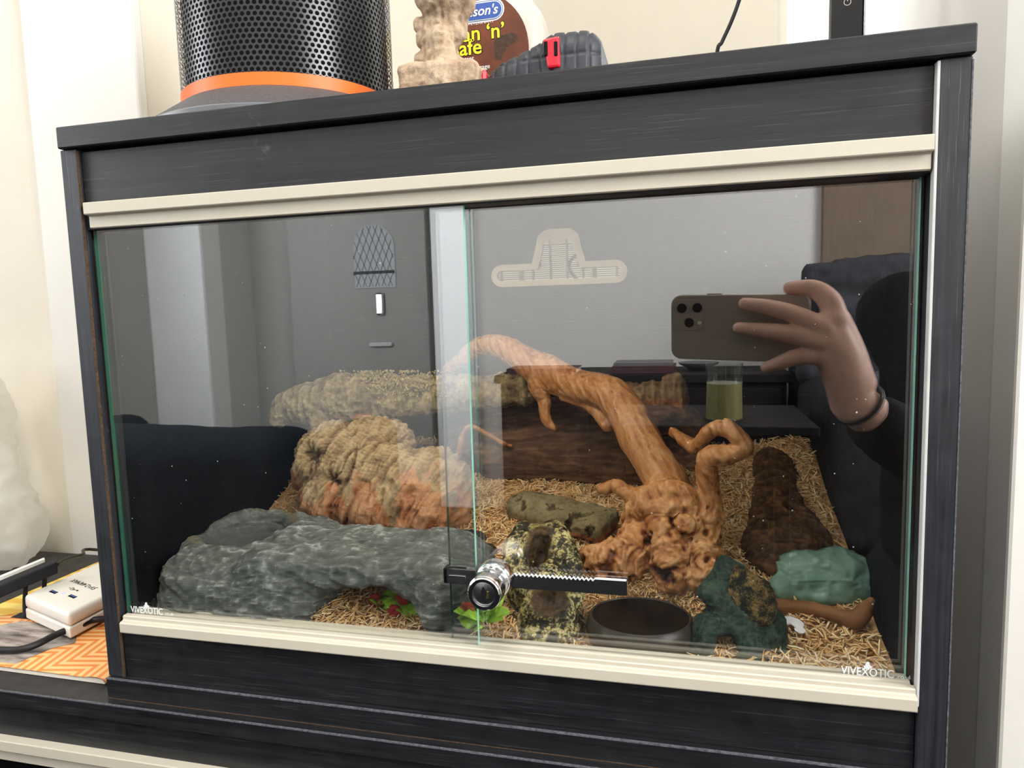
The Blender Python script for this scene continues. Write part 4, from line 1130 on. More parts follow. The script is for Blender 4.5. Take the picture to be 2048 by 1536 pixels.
o = blob('skull_ornament', [('e', D(1078, 1108, 0.104), (0.022, 0.032, 0.024)), ('e', D(1085, 1165, 0.078), (0.024, 0.030, 0.021)), ('e', D(1098, 1226, 0.054), (0.0215, 0.019, 0.0175)), ('e', D(1098, 1262, 0.048), (0.0225, 0.020, 0.011)), ('e', D(1095, 1240, 0.064), (0.029, 0.020, 0.012))]
         + chain([D(1100, 1060, 0.110), D(1122, 1085, 0.094), D(1146, 1140, 0.078), D(1150, 1200, 0.064)], [0.0085, 0.0100, 0.0075, 0.0060]) + chain([D(1050, 1062, 0.110), D(1032, 1100, 0.094), D(1024, 1150, 0.078), D(1038, 1205, 0.064)], [0.0085, 0.0105, 0.0080, 0.0060])
         + chain([D(1070, 1140, 0.070), D(1090, 1165, 0.062), D(1102, 1180, 0.054)], [0.007, 0.009, 0.008]),
         0.0011, M['gold_resin'], None, 0.004, cuts=[('e', D(1077, 1085, 0.078), (0.0088, 0.017, 0.026)), ('e', D(1044, 1132, 0.060), (0.0078, 0.014, 0.010)), ('e', D(1100, 1200, 0.036), (0.0145, 0.013, 0.0105)), ('c', D(1130, 1095, 0.066), D(1150, 1160, 0.052), 0.0036, 0.0025), ('c', D(1117, 1105, 0.064), D(1128, 1150, 0.054), 0.0030, 0.0020), ('c', D(1060, 1250, 0.030), D(1140, 1252, 0.030), 0.0018, 0.0018)], kc=0.002, disp=dskull)
tag(o, 'black and gold resin skull ornament standing beside the water bowl', 'ornament')
for u, v, s_ in ((935, 1075, 0.013), (965, 1098, 0.010), (905, 1068, 0.010)):
    c_ = B(u, v, 0.002)
    o = blob('cork_chip', [('e', c_, (s_, s_*0.7, s_*0.6)), ('e', (c_[0]+s_*0.8, c_[1], c_[2]), (s_*0.6, s_*0.5, s_*0.4))], 0.0012, M['cork'], None, 0.003, disp=lambda P: (0.002*fbm(P, 190, 3, 91), 0.25+0.35*fbm(P, 190, 3, 92)))
    tag(o, {935: 'crumbled reddish cork chip behind the pane overlap', 965: 'rightmost reddish cork chip, just above the glass lock', 905: 'leftmost reddish cork chip at the ribbed cork\'s right foot'}[u], 'cork chip', 'cork chips behind the rock hide')
o = blob('cork_shadow_strip', [('e', B(700, 1082, 0.004), (0.026, 0.014, 0.010)), ('e', B(800, 1085, 0.004), (0.036, 0.014, 0.010)), ('e', B(875, 1100, 0.002), (0.022, 0.012, 0.008))], 0.002, M['log_bark_and_shade'], None, 0.006, disp=dsp(70, 0.003, 95, 'r'))  # dark lumps modelled for the shadow under the ribbed cork
tag(o, 'dark brown strip modelled as the shadow between the rock hide and the ribbed cork', 'bark')

# --- dark bark slab on the right
o = blob('bark_slab', [('e', B(1548, 940, 0.004), (0.019, 0.036, 0.013), rotm(0.26)), ('e', B(1556, 1010, 0.004), (0.021, 0.050, 0.012), rotm(0.26)), ('e', B(1568, 1065, 0.004), (0.027, 0.046, 0.012), rotm(0.26)), ('e', B(1574, 1098, 0.004), (0.029, 0.034, 0.011), rotm(0.26)), ('e', B(1545, 1112, 0.003), (0.019, 0.028, 0.010), rotm(0.26)), ('e', B(1612, 1085, 0.003), (0.014, 0.03, 0.009), rotm(0.26))], 0.0014, M['brown_bark'], None, 0.014,
         disp=lambda P: (0.0040*ridged(P, 60, 4, 101)+0.0016*ridged(P, 170, 3, 102), 0.40+0.22*ridged(P, 60, 4, 101)+0.28*ridged(P, 170, 3, 102)))
tag(o, 'mottled dark brown bark slab lying on the straw at right', 'bark')
c_ = B(1637, 1158, 0.006)
o = blob('plastic_pouch', [('c', B(1572, 1172, 0.004), B(1610, 1155, 0.006), 0.010, 0.017), ('c', B(1610, 1155, 0.006), B(1690, 1152, 0.006), 0.017, 0.019), ('e', B(1640, 1180, 0.003), (0.030, 0.014, 0.009))], 0.0011, M['teal'], None, 0.006,
         disp=lambda P: (0.0060*ridged(P@rotm(0.5, 0.7, 0.4)+0.012*np.stack([fbm(P, 35, 2, 3), fbm(P, 35, 2, 5), fbm(P, 35, 2, 6)], 1), [30, 48, 40], 3, 111)+0.0016*ridged(P@rotm(1.1, 0.2, 0.9), [60, 130, 90], 2, 112), 0.5+0*P[:, 0]))
tag(o, 'crumpled translucent green plastic pouch below the dark bark slab', 'pouch')

# --- water bowl
T = thing('water_bowl', 'dark brown oval ceramic water bowl standing in the straw by the front glass', 'bowl', (BC[0], BC[1], 0.600))
lathe_obj('bowl', [(0.0330, 0.001), (0.0352, 0.003), (0.0385, 0.008), (0.0405, 0.0145), (0.0408, 0.0190), (0.0402, 0.0232), (0.0388, 0.0264), (0.0374, 0.0277), (0.0364, 0.0276), (0.0360, 0.0270)], (BC[0], BC[1], 0.600), M['ceramic'], T, seg=96, sx=BRX/0.0408, sy=BRY/0.0408)
o = lathe_obj('glazed_lining', [(0.0360, 0.0271), (0.0358, 0.0255), (0.0354, 0.020), (0.033, 0.010), (0.028, 0.006)], (BC[0], BC[1], 0.600), M['ceramic_in'], T, seg=96, sx=BRX/0.0408, sy=BRY/0.0408); o['label'] = 'glossy black glazed inside'
o = lathe_obj('water', [(0.0350, 0.0170), (0.0350, 0.0172)], (BC[0], BC[1], 0.600), M['water'], T, seg=64, sx=BRX/0.0408, sy=BRY/0.0408); o['label'] = 'dark still water'

# --- green arch hide
def dgreen(P): n = ridged(P, 150, 4, 121); m = ridged(P, 55, 3, 122); r = ridged(P, 420, 2, 123); return 0.0016*n+0.0022*m+0.0004*r, 0.45+0.2*n+0.12*m+0.2*r


hp = [('c', D(1470, 1300, 0.058), D(1478, 1215, 0.064), 0.0270, 0.0200), ('c', D(1478, 1215, 0.064), D(1466, 1160, 0.066), 0.0190, 0.0105), ('c', D(1462, 1162, 0.062), D(1450, 1132, 0.062), 0.0085, 0.0058), ('c', D(1440, 1200, 0.056), D(1412, 1184, 0.053), 0.010, 0.0045), ('c', D(1440, 1180, 0.060), D(1475, 1185, 0.062), 0.011, 0.013), ('c', D(1530, 1250, 0.060), D(1546, 1308, 0.055), 0.012, 0.009), ('c', D(1425, 1260, 0.050), D(1398, 1314, 0.045), 0.012, 0.008)]
GH = blob('arch_hide', hp, 0.0011, M['green_resin'], None, 0.006, cuts=[('c', D(1450, 1288, 0.005), D(1452, 1288, 0.075), 0.0085, 0.0085), ('c', D(1449, 1305, 0.005), D(1452, 1305, 0.075), 0.0098, 0.0098)], kc=0.003, disp=dgreen, floor=0.600)
tag(GH, 'dark green mossy resin hide with a small arched doorway', 'hide')
blob('moss', [('e', D(1503, 1200, 0.050), (0.0165, 0.009, 0.018)), ('e', D(1480, 1158, 0.056), (0.0085, 0.007, 0.010)), ('e', D(1520, 1228, 0.048), (0.009, 0.008, 0.009))], 0.0010, M['gold_moss'], GH, 0.006, disp=lambda P: (0.0016*fbm(P, 260, 3, 131), 0.5+0.5*fbm(P, 260, 3, 132)))
o = blob('driftwood_stick', chain([B(1520, 1208, 0.006), B(1570, 1212, 0.006), B(1625, 1218, 0.006), B(1675, 1232, 0.006), B(1708, 1240, 0.007), B(1728, 1222, 0.012), B(1742, 1202, 0.017)], [0.0058, 0.0056, 0.0050, 0.0056, 0.0066, 0.0054, 0.0030])+chain([B(1715, 1240, 0.007), B(1735, 1228, 0.008)], [0.006, 0.0035]), 0.0012, M['stick'], None, 0.003, disp=lambda P: (0.0012*fbm(P, 60, 3, 141), 0.42+0.3*fbm(P*[0.3, 1, 1], 120, 3, 142)))
tag(o, 'smooth brown driftwood stick lying right of the green hide', 'stick')
pts = [(1562, 1236), (1590, 1234), (1607, 1240), (1600, 1250), (1612, 1268), (1592, 1266), (1578, 1256), (1580, 1248)]
o = blob('paper_scrap', [('e', B(1577, 1241, 0.0062), (0.0062, 0.0045, 0.0012), rotm(0.26, 0, 0.1)), ('e', B(1594, 1247, 0.0066), (0.0052, 0.0050, 0.0013), rotm(0.26, 0, 0.6)), ('e', B(1600, 1260, 0.0062), (0.0048, 0.0034, 0.0011), rotm(0.26, 0, -0.8))], 0.0006, M['paper'], None, 0.001, disp=dsp(260, 0.0007, 151))
tag(o, 'small white torn tissue scrap on the straw', 'scrap')

# ================================================================== glass lock
T = thing('glass_lock', 'chrome key lock on a toothed bar clipped between the two panes', 'lock', (0.327, 0.012, 0.662))
bz0, bz1 = aty(1254, 1187, 0.012).z, aty(1254, 1153, 0.012).z
bz0 = aty(1100, 1180, 0.012).z; bz1 = aty(1140, 1153, 0.012).z
xe = aty(1254, 1170, 0.012).x; x0_, xt = 0.3145, aty(1190, 1150, 0.012).x
pts = [(0.2885, 0.0112, bz0), (xe, 0.0112, bz0), (xe, 0.0112, bz1), (xt, 0.0112, bz1)]
nt = 20; xs_ = np.linspace(xt, 0.338, nt*2+1)
for i, x in enumerate(xs_[1:]): pts.append((x, 0.0112, bz1-(0.0016 if i % 2 == 0 else 0.0)))
pts += [(0.2885, 0.0112, bz1)]
prism_obj('toothed_bar', pts, (0, 0.0022, 0), M['steel'], T)
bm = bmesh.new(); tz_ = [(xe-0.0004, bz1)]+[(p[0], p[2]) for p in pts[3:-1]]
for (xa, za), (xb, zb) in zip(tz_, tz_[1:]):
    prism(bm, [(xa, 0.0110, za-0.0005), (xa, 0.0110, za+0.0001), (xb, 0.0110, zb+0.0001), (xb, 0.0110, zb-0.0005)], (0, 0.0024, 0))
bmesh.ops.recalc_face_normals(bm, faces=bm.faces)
o = mesh_obj('teeth_glint', bm, None, M['teeth_highlight'], T, False); o['label'] = 'pale strip coloured as the highlight on the teeth'
box('bar_clip', 0.2880, 0.2912, 0.0112, 0.0206, bz0, bz1, M['steel'], T, 0.0004)
box('bar_clip', 0.2880, 0.303, 0.0189, 0.0206, bz0, bz1, M['steel'], T, 0.0004)
box('clip_ridge', 0.2925, 0.3050, 0.0103, 0.0112, (bz0+bz1)/2-0.0008, (bz0+bz1)/2+0.0012, M['steel'], T, 0.0003)
lcx_, lcz = 0.3280, (bz0+bz1)/2+0.0030
lathe_obj('lock_body', [(0.0098, 0.0108), (0.0128, 0.0105), (0.0132, 0.006), (0.0128, 0.0010), (0.0120, -0.0006), (0.0113, -0.0012), (0.0113, -0.009), (0.0117, -0.0096), (0.0117, -0.0196), (0.0111, -0.0204)], (lcx_, 0, lcz), M['chrome'], T, 'y', 64)
lathe_obj('lock_rim', [(0.0112, -0.0205), (0.0112, -0.0220), (0.0104, -0.0226), (0.0084, -0.0226), (0.0082, -0.0206)], (lcx_, 0, lcz), M['chrome'], T, 'y', 64)
KC = lathe_obj('key_barrel', [(0.0082, -0.0205), (0.0080, -0.0212), (0.0060, -0.0216)], (lcx_, 0, lcz), M['steel'], T, 'y', 48)
prism_obj('keyway', [(lcx_-0.0012, -0.0217, lcz-0.005), (lcx_+0.0016, -0.0217, lcz-0.0045), (lcx_+0.0006, -0.0217, lcz-0.001), (lcx_+0.0020, -0.0217, lcz+0.002), (lcx_-0.0006, -0.0217, lcz+0.005), (lcx_-0.0020, -0.0217, lcz+0.001)], (0, -0.0004, 0), M['core'], KC)
prism_obj('key_pin', [(lcx_+0.0016, -0.0217, lcz-0.003), (lcx_+0.0034, -0.0217, lcz-0.0025), (lcx_+0.0034, -0.0217, lcz+0.002), (lcx_+0.0022, -0.0217, lcz+0.002)], (0, -0.0005, 0), M['brass'], KC)

# ================================================================== things on the cabinet at left
mz = 0.5545
ma, mb, mc = atz(0, 1332, mz), atz(170, 1354, mz), atz(217, 1330, mz)
T = thing('magazine', 'folded magazine with an orange patterned cover lying on the cabinet', 'magazine', (-0.17, 0.10, Z0))
t_ = NT('orange_chevron_print'); b_ = t_.bsdf(0.4, 0.4)
v = t_.coord((1, 1, 1), (0, 0, 0.6)); sx = t_.n('SeparateXYZ'); t_.l(v, sx.inputs[0])
cell = t_.math('PINGPONG', t_.math('MULTIPLY', sx.outputs[0], 36.0), 1.0); cy = t_.math('MULTIPLY', sx.outputs[1], 36.0)
w_ = t_.math('PINGPONG', t_.math('MULTIPLY', t_.math('ADD', cell, cy), 5.0), 1.0)
t_.l(t_.ramp(w_, [(0.40, lin('#e2883f')), (0.55, lin('#f1bd7f'))]), b_.inputs['Base Color'])
M['cover'] = t_.m
t_ = NT('yellow_fan_print'); b_ = t_.bsdf(0.4, 0.4)
wv = t_.n('TexWave', wave_type='RINGS'); wv.inputs['Scale'].default_value = 60; t_.l(t_.coord(), wv.inputs['Vector'])
t_.l(t_.ramp(wv.outputs['Fac'], [(0.3, lin('#dfb23e')), (0.7, lin('#f0d26d'))]), b_.inputs['Base Color'])
M['cover_yellow'] = t_.m
t_ = NT('printed_photo'); b_ = t_.bsdf(0.35, 0.4)
t_.l(t_.ramp(t_.noise(t_.coord((20, 90, 1), (0, 0, 0.5)), 1.2, 5), [(0.3, lin('#3d3634')), (0.5, lin('#8d827a')), (0.65, lin('#b7aca3')), (0.8, lin('#6f6a45'))]), b_.inputs['Base Color'])
M['cover_photo'] = t_.m
rot_ = math.atan2(mb.y-ma.y, mb.x-ma.x)
ax_ = (mb-ma).normalized(); ay_ = Vector((-ax_.y, ax_.x, 0)); org = mb
def mg(a, b, z): p = org+ax_*a+ay_*b; return (p.x, p.y, z)
mgw, mgd = 0.225, 0.235
ctr = [mg(-mgw, 0, 0), mg(0.0, 0, 0), mg(0.004, mgd, 0), mg(-mgw, mgd, 0)]
for k in range(4):
    prism_obj('pages', [(p[0], p[1], Z0+0.0004+0.0009*k) for p in [mg(-mgw, 0.0004*k, 0), mg(0.020-0.0009*k, 0.0004*k, 0), mg(0.021, mgd, 0), mg(-mgw, mgd, 0)]], (0, 0, 0.0007), M['paper_edge'], T)
o = prism_obj('cover', [mg(-mgw, 0, mz-0.0004), mg(0.0, 0, mz-0.0004), mg(0.002, mgd, mz-0.0004), mg(-mgw, mgd, mz-0.0004)], (0, 0, 0.0006), M['cover'], T); o['label'] = 'orange cover with printed chevrons'
bm = bmesh.new(); prev = None
for a, z in [(0.0, mz+0.0002), (0.006, mz+0.0010), (0.012, mz+0.0012), (0.018, mz+0.0002), (0.0215, mz-0.0016), (0.0225, mz-0.0036)]:
    cur = [bm.verts.new(Vector(mg(a, 0, z))), bm.verts.new(Vector(mg(a+0.002, mgd, z)))]
    if prev: bm.faces.new((prev[0], cur[0], cur[1], prev[1]))
    prev = cur
mesh_obj('cover_fold', bm, None, M['cover'], T)
prism_obj('cover_photo', [tuple(atz(u, v, mz+0.0005)) for u, v in ((-60, 1262), (45, 1242), (100, 1250), (155, 1264), (150, 1286), (105, 1296), (32, 1327), (-60, 1320))], (0, 0, 0.0002), M['cover_photo'], T)
prism_obj('cover_yellow', [mg(a, b, mz+0.0005) for a, b in ((-0.2245, 0.072), (-0.19, 0.085), (-0.12, 0.14), (-0.12, 0.234), (-0.2245, 0.234))], (0, 0, 0.0002), M['cover_yellow'], T)

# usb charger
cz0, cz1 = 0.5570, 0.5820
A_, B_, D_ = atz(47, 1190, cz1), atz(136, 1228, cz1), atz(190, 1127, cz1)
e1 = B_-A_; e2 = (D_-A_); e2 = e2*(0.115/e2.length)
T = thing('usb_charger', 'white double usb charger block lying on the magazine', 'charger', tuple(A_+e1*0.5+e2*0.5-Vector((0, 0, cz1-cz0))))
def cg(a, b, z): p = A_+e1*a+e2*b; return (p.x, p.y, z)
e2x = 0.0
prism_obj('charger_base', [cg(0, 0, cz0), cg(1, 0, cz0), cg(1, 1, cz0), cg(0, 1, cz0)], (0, 0, 0.011), M['white_plastic'], T, 0.002, 3)
prism_obj('charger_top', [cg(0, 0, cz0+0.0113), cg(1, 0, cz0+0.0113), cg(1, 1, cz0+0.0113), cg(0, 1, cz0+0.0113)], (0, 0, cz1-cz0-0.0113), M['white_plastic'], T, 0.004, 4, True)
er, eu = e1.normalized(), e2.normalized()
for u0, v0, mt in ((107, 1184, 'core'), (145, 1193, 'core')):
    p = atz(u0, v0, cz1)
    q = [p-er*0.0062-eu*0.0022, p+er*0.0062-eu*0.0022, p+er*0.0062+eu*0.0022, p-er*0.0062+eu*0.0022]
    S_ = prism_obj('usb_socket', [(x.x, x.y, cz1-0.0002) for x in q], (0, 0, 0.0004), M[mt], T)
    q = [p-er*0.0050-eu*0.0002, p+er*0.0050-eu*0.0002, p+er*0.0050+eu*0.0014, p-er*0.0050+eu*0.0014]
    prism_obj('socket_tongue', [(x.x, x.y, cz1+0.0002) for x in q], (0, 0, 0.0002), M['blue_ink'], S_)
t_ = NT('blue_glow'); e_ = t_.n('Emission'); e_.inputs[0].default_value = (0.45, 0.5, 1, 1); e_.inputs[1].default_value = 1.6; t_.l(e_.outputs[0], t_.out.inputs[0])
p = atz(127, 1187, cz1); q = [p-er*0.0016-eu*0.002, p+er*0.0016-eu*0.002, p+er*0.0016+eu*0.002, p-er*0.0016+eu*0.002]
o = prism_obj('pilot_light', [(x.x, x.y, cz1) for x in q], (0, 0, 0.0004), t_.m, T); o['label'] = 'blue lit pilot light'
ra_ = math.atan2(-er.y, -er.x)
text('printed_rating', '5V=2.4AMAX', atz(197, 1176, cz1+0.0001)+Vector((0, 0, 0.0002)), 0.0085, M['black_ink'], T, 'LEFT', (0, 0, ra_), 0.00005)
bm = bmesh.new(); pu = atz(146, 1178, cz1+0.0002)
def us(a, b): p = pu-er*a-eu*b; return (p.x, p.y, cz1+0.0002)
tube(bm, [us(-0.008, 0), us(0.008, 0)], 0.0003, 4, 1)
tube(bm, [us(-0.004, 0), us(-0.001, 0.002), us(0.003, 0.002)], 0.0003, 4, 1); tube(bm, [us(-0.002, 0), us(0.001, -0.002), us(0.004, -0.002)], 0.0003, 4, 1)
bmesh.ops.create_icosphere(bm, subdivisions=1, radius=0.0011, matrix=Matrix.Translation(us(-0.009, 0)))
mesh_obj('usb_symbol', bm, None, M['black_ink'], T)
o = tube_obj('black_cable', [tuple(atz(u, v, z)) for u, v, z in ((-60, 1300, 0.560), (0, 1300, 0.5590), (40, 1299, 0.5590), (75, 1288, 0.560), (115, 1268, 0.562), (160, 1251, 0.5635), (205, 1238, 0.5635))]+[(-0.030, 0.10, 0.566), (-0.012, 0.20, 0.560), (-0.01, 0.27, 0.556)], 0.0032, M['cable'], None, 12, 8)
tag(o, 'thick black cable crossing the orange magazine', 'cable')
# clip-on lamp head
T = thing('lamp_clip', 'black clip-on lamp bar lying on the cabinet behind the charger', 'lamp', tuple(atz(60, 1185, Z0)))
a, b = atz(-30, 1190, 0.585), atz(113, 1130, 0.600)
dd = (b-a).normalized(); ss = Vector((-dd.y, dd.x, 0)).normalized()*0.010; uu = Vector((0, 0, 0.0065))
prism_obj('lamp_bar', [tuple(a-ss-uu), tuple(a+ss-uu), tuple(a+ss+uu), tuple(a-ss+uu)], tuple(b-a), M['black_matte'], T, 0.0015, 2)
o = prism_obj('diffuser', [tuple(a+ss*0.5+uu*1.02), tuple(a+ss*1.2+uu*1.02), tuple(a+ss*1.2+uu*1.5), tuple(a+ss*0.5+uu*1.5)], tuple((b-a)*0.85), M['white_plastic'], T); o['label'] = 'white diffuser strip'
p1, p2 = a+(b-a)*0.55-uu, a+(b-a)*0.82-uu
for p in (p1, p2):
    tube_obj('clip_leg', [tuple(p), tuple(p*0.5+Vector((p.x, p.y-0.006, Z0+0.002))*0.5), (p.x+0.004, p.y-0.008, Z0+0.0022)], 0.0022, M['black_matte'], T, 8, 4)
box('clip_jaw', p1.x-0.012, p2.x+0.016, min(p1.y, p2.y)-0.012, max(p1.y, p2.y)-0.004, Z0+0.0004, Z0+0.005, M['black_matte'], T, 0.001)
tube_obj('lamp_cable', [tuple(b), tuple(atz(135, 1117, 0.598)), tuple(atz(165, 1109, 0.592)), tuple(atz(198, 1100, 0.585)), (-0.06, 0.25, 0.556), (-0.02, 0.275, 0.553)], 0.0018, M['cable'], T, 8, 6)

# white plastic bag against the wall
def dbag(P): n = ridged(P+0.03*np.stack([fbm(P, 12, 2, 5)]*3, 1), 16, 3, 161); return 0.014*n+0.006*fbm(P, 40, 3, 162), 0.5+0*n
bp = aty(-58, 1050, 0.20)
o = blob('plastic_bag', [('c', (bp.x, 0.225, 0.60), (bp.x-0.03, 0.235, 0.74), 0.045, 0.03), ('c', (bp.x-0.03, 0.235, 0.74), (bp.x-0.01, 0.245, 0.80), 0.03, 0.016), ('c', (bp.x+0.02, 0.215, 0.59), (bp.x-0.06, 0.22, 0.60), 0.035, 0.045)], 0.004, M['bag'], None, 0.03, disp=dbag, floor=Z0+0.0005)
tag(o, 'crumpled sheer white plastic bag standing against the wall at left', 'bag')

# ================================================================== the room mirrored in the glass
def soft_box(name, x0, x1, y0, y1, z0, z1, r, mat, parent, amp=0.006, step=0.02, sc=9, seed=0):
    return blob(name, [('b', ((x0+x1)/2, (y0+y1)/2, (z0+z1)/2), ((x1-x0)/2, (y1-y0)/2, (z1-z0)/2), None, r)], step, mat, parent, 0.001, disp=dsp(sc, amp, seed))


sx1 = mir(592, 880, -1.30).x; szt = mir(480, 866, -1.30).z
T = thing('sofa', 'navy velvet sofa seen from behind, mirrored at lower left of the glass', 'sofa', (sx1-0.8, -1.6, 0))
soft_box('backrest', sx1-1.36, sx1, -1.50, -1.28, 0.06, szt, 0.09, M['navy'], T, 0.010, 0.022, 6, 1)
soft_box('seat', sx1-1.36, sx1-0.01, -2.05, -1.52, 0.10, szt-0.16, 0.06, M['navy'], T, 0.008, 0.025, 6, 2)
soft_box('armrest', sx1-0.20, sx1, -2.08, -1.52, 0.10, szt-0.06, 0.07, M['navy'], T, 0.008, 0.025, 6, 3)
soft_box('armrest', sx1-1.36, sx1-1.16, -2.08, -1.52, 0.10, szt-0.06, 0.07, M['navy'], T, 0.008, 0.025, 6, 4)
for x in (sx1-1.31, sx1-0.05):
    for y in (-2.02, -1.34): box('leg', x-0.02, x+0.02, y-0.02, y+0.02, 0, 0.1, M['dark_wood'], T, 0.002)

t0, t1, tz = mir(985, 760, -2.0).x, mir(1590, 760, -2.0).x, mir(1100, 752, -2.0).z
T = thing('sideboard', 'long dark wooden sideboard mirrored in the right pane', 'sideboard', ((t0+t1)/2, -2.2, 0))
box('top', t0, t1, -2.36, -2.0, tz-0.03, tz, M['dark_wood'], T, 0.003)
box('body', t0+0.02, t1-0.02, -2.35, -2.02, 0.10, tz-0.031, M['dark_wood'], T, 0.002)
for k in range(3):
    a = t0+0.03+k*(t1-t0-0.06)/3; b = a+(t1-t0-0.06)/3-0.01
    d_ = box('door', a, b, -2.019, -2.002, 0.12, tz-0.05, M['dark_wood'], T, 0.002)
    box('handle', b-0.04, b-0.03, -2.0015, -1.985, 0.32, 0.44, M['steel'], d_, 0.002)
for x in (t0+0.05, t1-0.05):
    for y in (-2.31, -2.06): box('leg', x-0.02, x+0.02, y-0.02, y+0.02, 0, 0.1, M['dark_wood'], T, 0.002)


def book(u0, u1, y, z, h, mat, label, dy=0.16):
    a, b = mir(u0, 745, y).x, mir(u1, 745, y).x
    T = thing('book', label, 'book', ((a+b)/2, y-dy/2, z), 'books on the sideboard')
    box('cover', a, b, y-dy, y, z+0.0004, z+0.003, mat, T, 0.0005); box('cover', a, b, y-dy, y, z+h-0.003, z+h, mat, T, 0.0005)
    box('pages', a+0.003, b-0.003, y-dy+0.003, y-0.003, z+0.0031, z+h-0.0031, M['paper_edge'], T, 0)
    box('spine', a, b, y-0.0029, y, z+0.0031, z+h-0.0031, mat, T, 0)


book(1010, 1150, -2.04, tz, 0.022, M['book_red'], 'dark red book lying at the left end of the mirrored sideboard')
book(1222, 1352, -2.05, tz, 0.026, M['book_red'], 'maroon book under the pale one on the mirrored sideboard')
book(1226, 1346, -2.06, tz+0.0262, 0.012, M['book_grey'], 'pale grey book on top of the maroon one on the mirrored sideboard')
dc = mir(1398, 742, -2.15)
o = lathe_obj('dish', [(0.03, 0.0005), (0.07, 0.022), (0.075, 0.028), (0.070, 0.027), (0.03, 0.006)], (dc.x, -2.2, tz), M['book_grey'])
tag(o, 'shallow round dish on the mirrored sideboard', 'dish')
jy = -1.45; jc = mir(1449, 840, jy); jt = mir(1449, 727, jy).z; jw = (mir(1488, 800, jy).x-mir(1412, 800, jy).x)/2
T = thing('side_table', 'small dark side table carrying the glass jar in the mirror image', 'table', (jc.x-0.05, jy, 0))
box('top', jc.x-0.32, jc.x+0.22, jy-0.28, jy+0.12, jc.z-0.025, jc.z, M['dark_wood'], T, 0.003)
for x in (jc.x-0.28, jc.x+0.18):
    for y in (jy-0.24, jy+0.08): box('leg', x-0.02, x+0.02, y-0.02, y+0.02, 0, jc.z-0.026, M['dark_wood'], T, 0.002)
T = thing('candle_jar', 'glass jar half filled with olive wax, mirrored below the phone', 'candle', (jc.x, jy, jc.z))
jm = (mir(1449, 768, jy).z-jc.z)
lathe_obj('wax', [(jw*0.98, 0.003), (jw*0.94, jm)], (jc.x, jy, jc.z), M['candle'], T, seg=32)
lathe_obj('jar', [(jw*0.9, 0.0005), (jw*1.03, 0.002), (jw*1.0, jt-jc.z), (jw*0.97, jt-jc.z), (jw*0.99, jm+0.002)], (jc.x, jy, jc.z), M['jar_glass'], T, seg=32)

ax0, ax1, az = mir(1600, 540, -2.0).x, mir(1860, 560, -2.0).x+0.22, mir(1640, 534, -2.0).z
T = thing('armchair', 'charcoal high-backed armchair mirrored behind the hand', 'armchair', ((ax0+ax1)/2, -2.2, 0))
soft_box('backrest', ax0, ax1, -2.32, -2.08, 0.2, az-0.02, 0.10, M['charcoal'], T, 0.012, 0.022, 7, 7)
soft_box('seat', ax0, ax1, -2.06, -1.55, 0.14, 0.46, 0.06, M['charcoal'], T, 0.01, 0.024, 7, 8)
for x in (ax0, ax1-0.15): soft_box('armrest', x, x+0.15, -2.06, -1.55, 0.14, 0.62, 0.06, M['charcoal'], T, 0.01, 0.024, 7, 9)
for x in (ax0+0.06, ax1-0.06):
    for y in (-2.26, -1.62): box('leg', x-0.02, x+0.02, y-0.02, y+0.02, 0, 0.16, M['dark_wood'], T, 0.002)
def dthrow(P): return 0.028*ridged(P+0.05*np.stack([fbm(P, 6, 2, 4)]*3, 1), (5, 5, 9), 4, 171), 0.5+0*P[:, 0]
tc = mir(1730, 620, -2.04)
o = blob('throw', [('b', (tc.x+0.06, -1.985, tc.z-0.04), (0.26, 0.018, 0.20), None, 0.016), ('e', (mir(1775, 560, -2.05).x, -2.03, mir(1775, 565, -2.05).z-0.02), (0.07, 0.04, 0.06))], 0.016, M['throw'], None, 0.02, disp=dthrow)
tag(o, 'rumpled dark throw hanging over the mirrored armchair back', 'throw')
cc_ = mir(1800, 775, -1.93)
o = soft_box('cushion', max(cc_.x-0.14, ax0+0.165), cc_.x+0.20, -1.95, -1.83, 0.475, cc_.z+0.05, 0.055, M['cushion'], None, 0.012, 0.016, 8, 12)
tag(o, 'slate grey cushion on the seat of the mirrored armchair', 'cushion')
wx = mir(1647, 450, YF+0.03).x
d_ = struct(box('door_2', wx, wx+0.80, YF+0.002, YF+0.035, 0.01, 2.05, M['brown_door'], bev=0.003))
for z0_, z1_ in ((0.12, 0.85), (1.0, 1.95)): box('door_panel', wx+0.30, wx+0.70, YF+0.0352, YF+0.040, z0_, z1_, M['brown_door'], d_, 0.002)
box('door_handle', wx+0.73, wx+0.745, YF+0.0352, YF+0.07, 0.98, 1.08, M['steel'], d_, 0.003)

# ------------------------------------------------------------------ phone
def ph(a, b, c): return CAM+RT*a+UP*b-FW*c          # a to the right, b up, c away from the glass
pm = [[RT.x, UP.x, FW.x], [RT.y, UP.y, FW.y], [RT.z, UP.z, FW.z]]
T = thing('phone', 'large smartphone in a smoky brown case held sideways in front of the glass', 'phone', tuple(ph(0.07, -0.02, 0.01)))


def slab(name, a0, a1, b0, b1, c0, c1, r, mat, parent, bev=0.0015):
    pts = []
    for cx, cy, s in ((a1-r, b1-r, 0), (a0+r, b1-r, 1), (a0+r, b0+r, 2), (a1-r, b0+r, 3)):
        for k in range(7):
            t = math.pi/2*(s+k/6); pts.append(tuple(ph(cx+r*math.cos(t), cy+r*math.sin(t), c1)))
    return prism_obj(name, pts, tuple(FW*(c1-c0)), mat, parent, bev, 2)


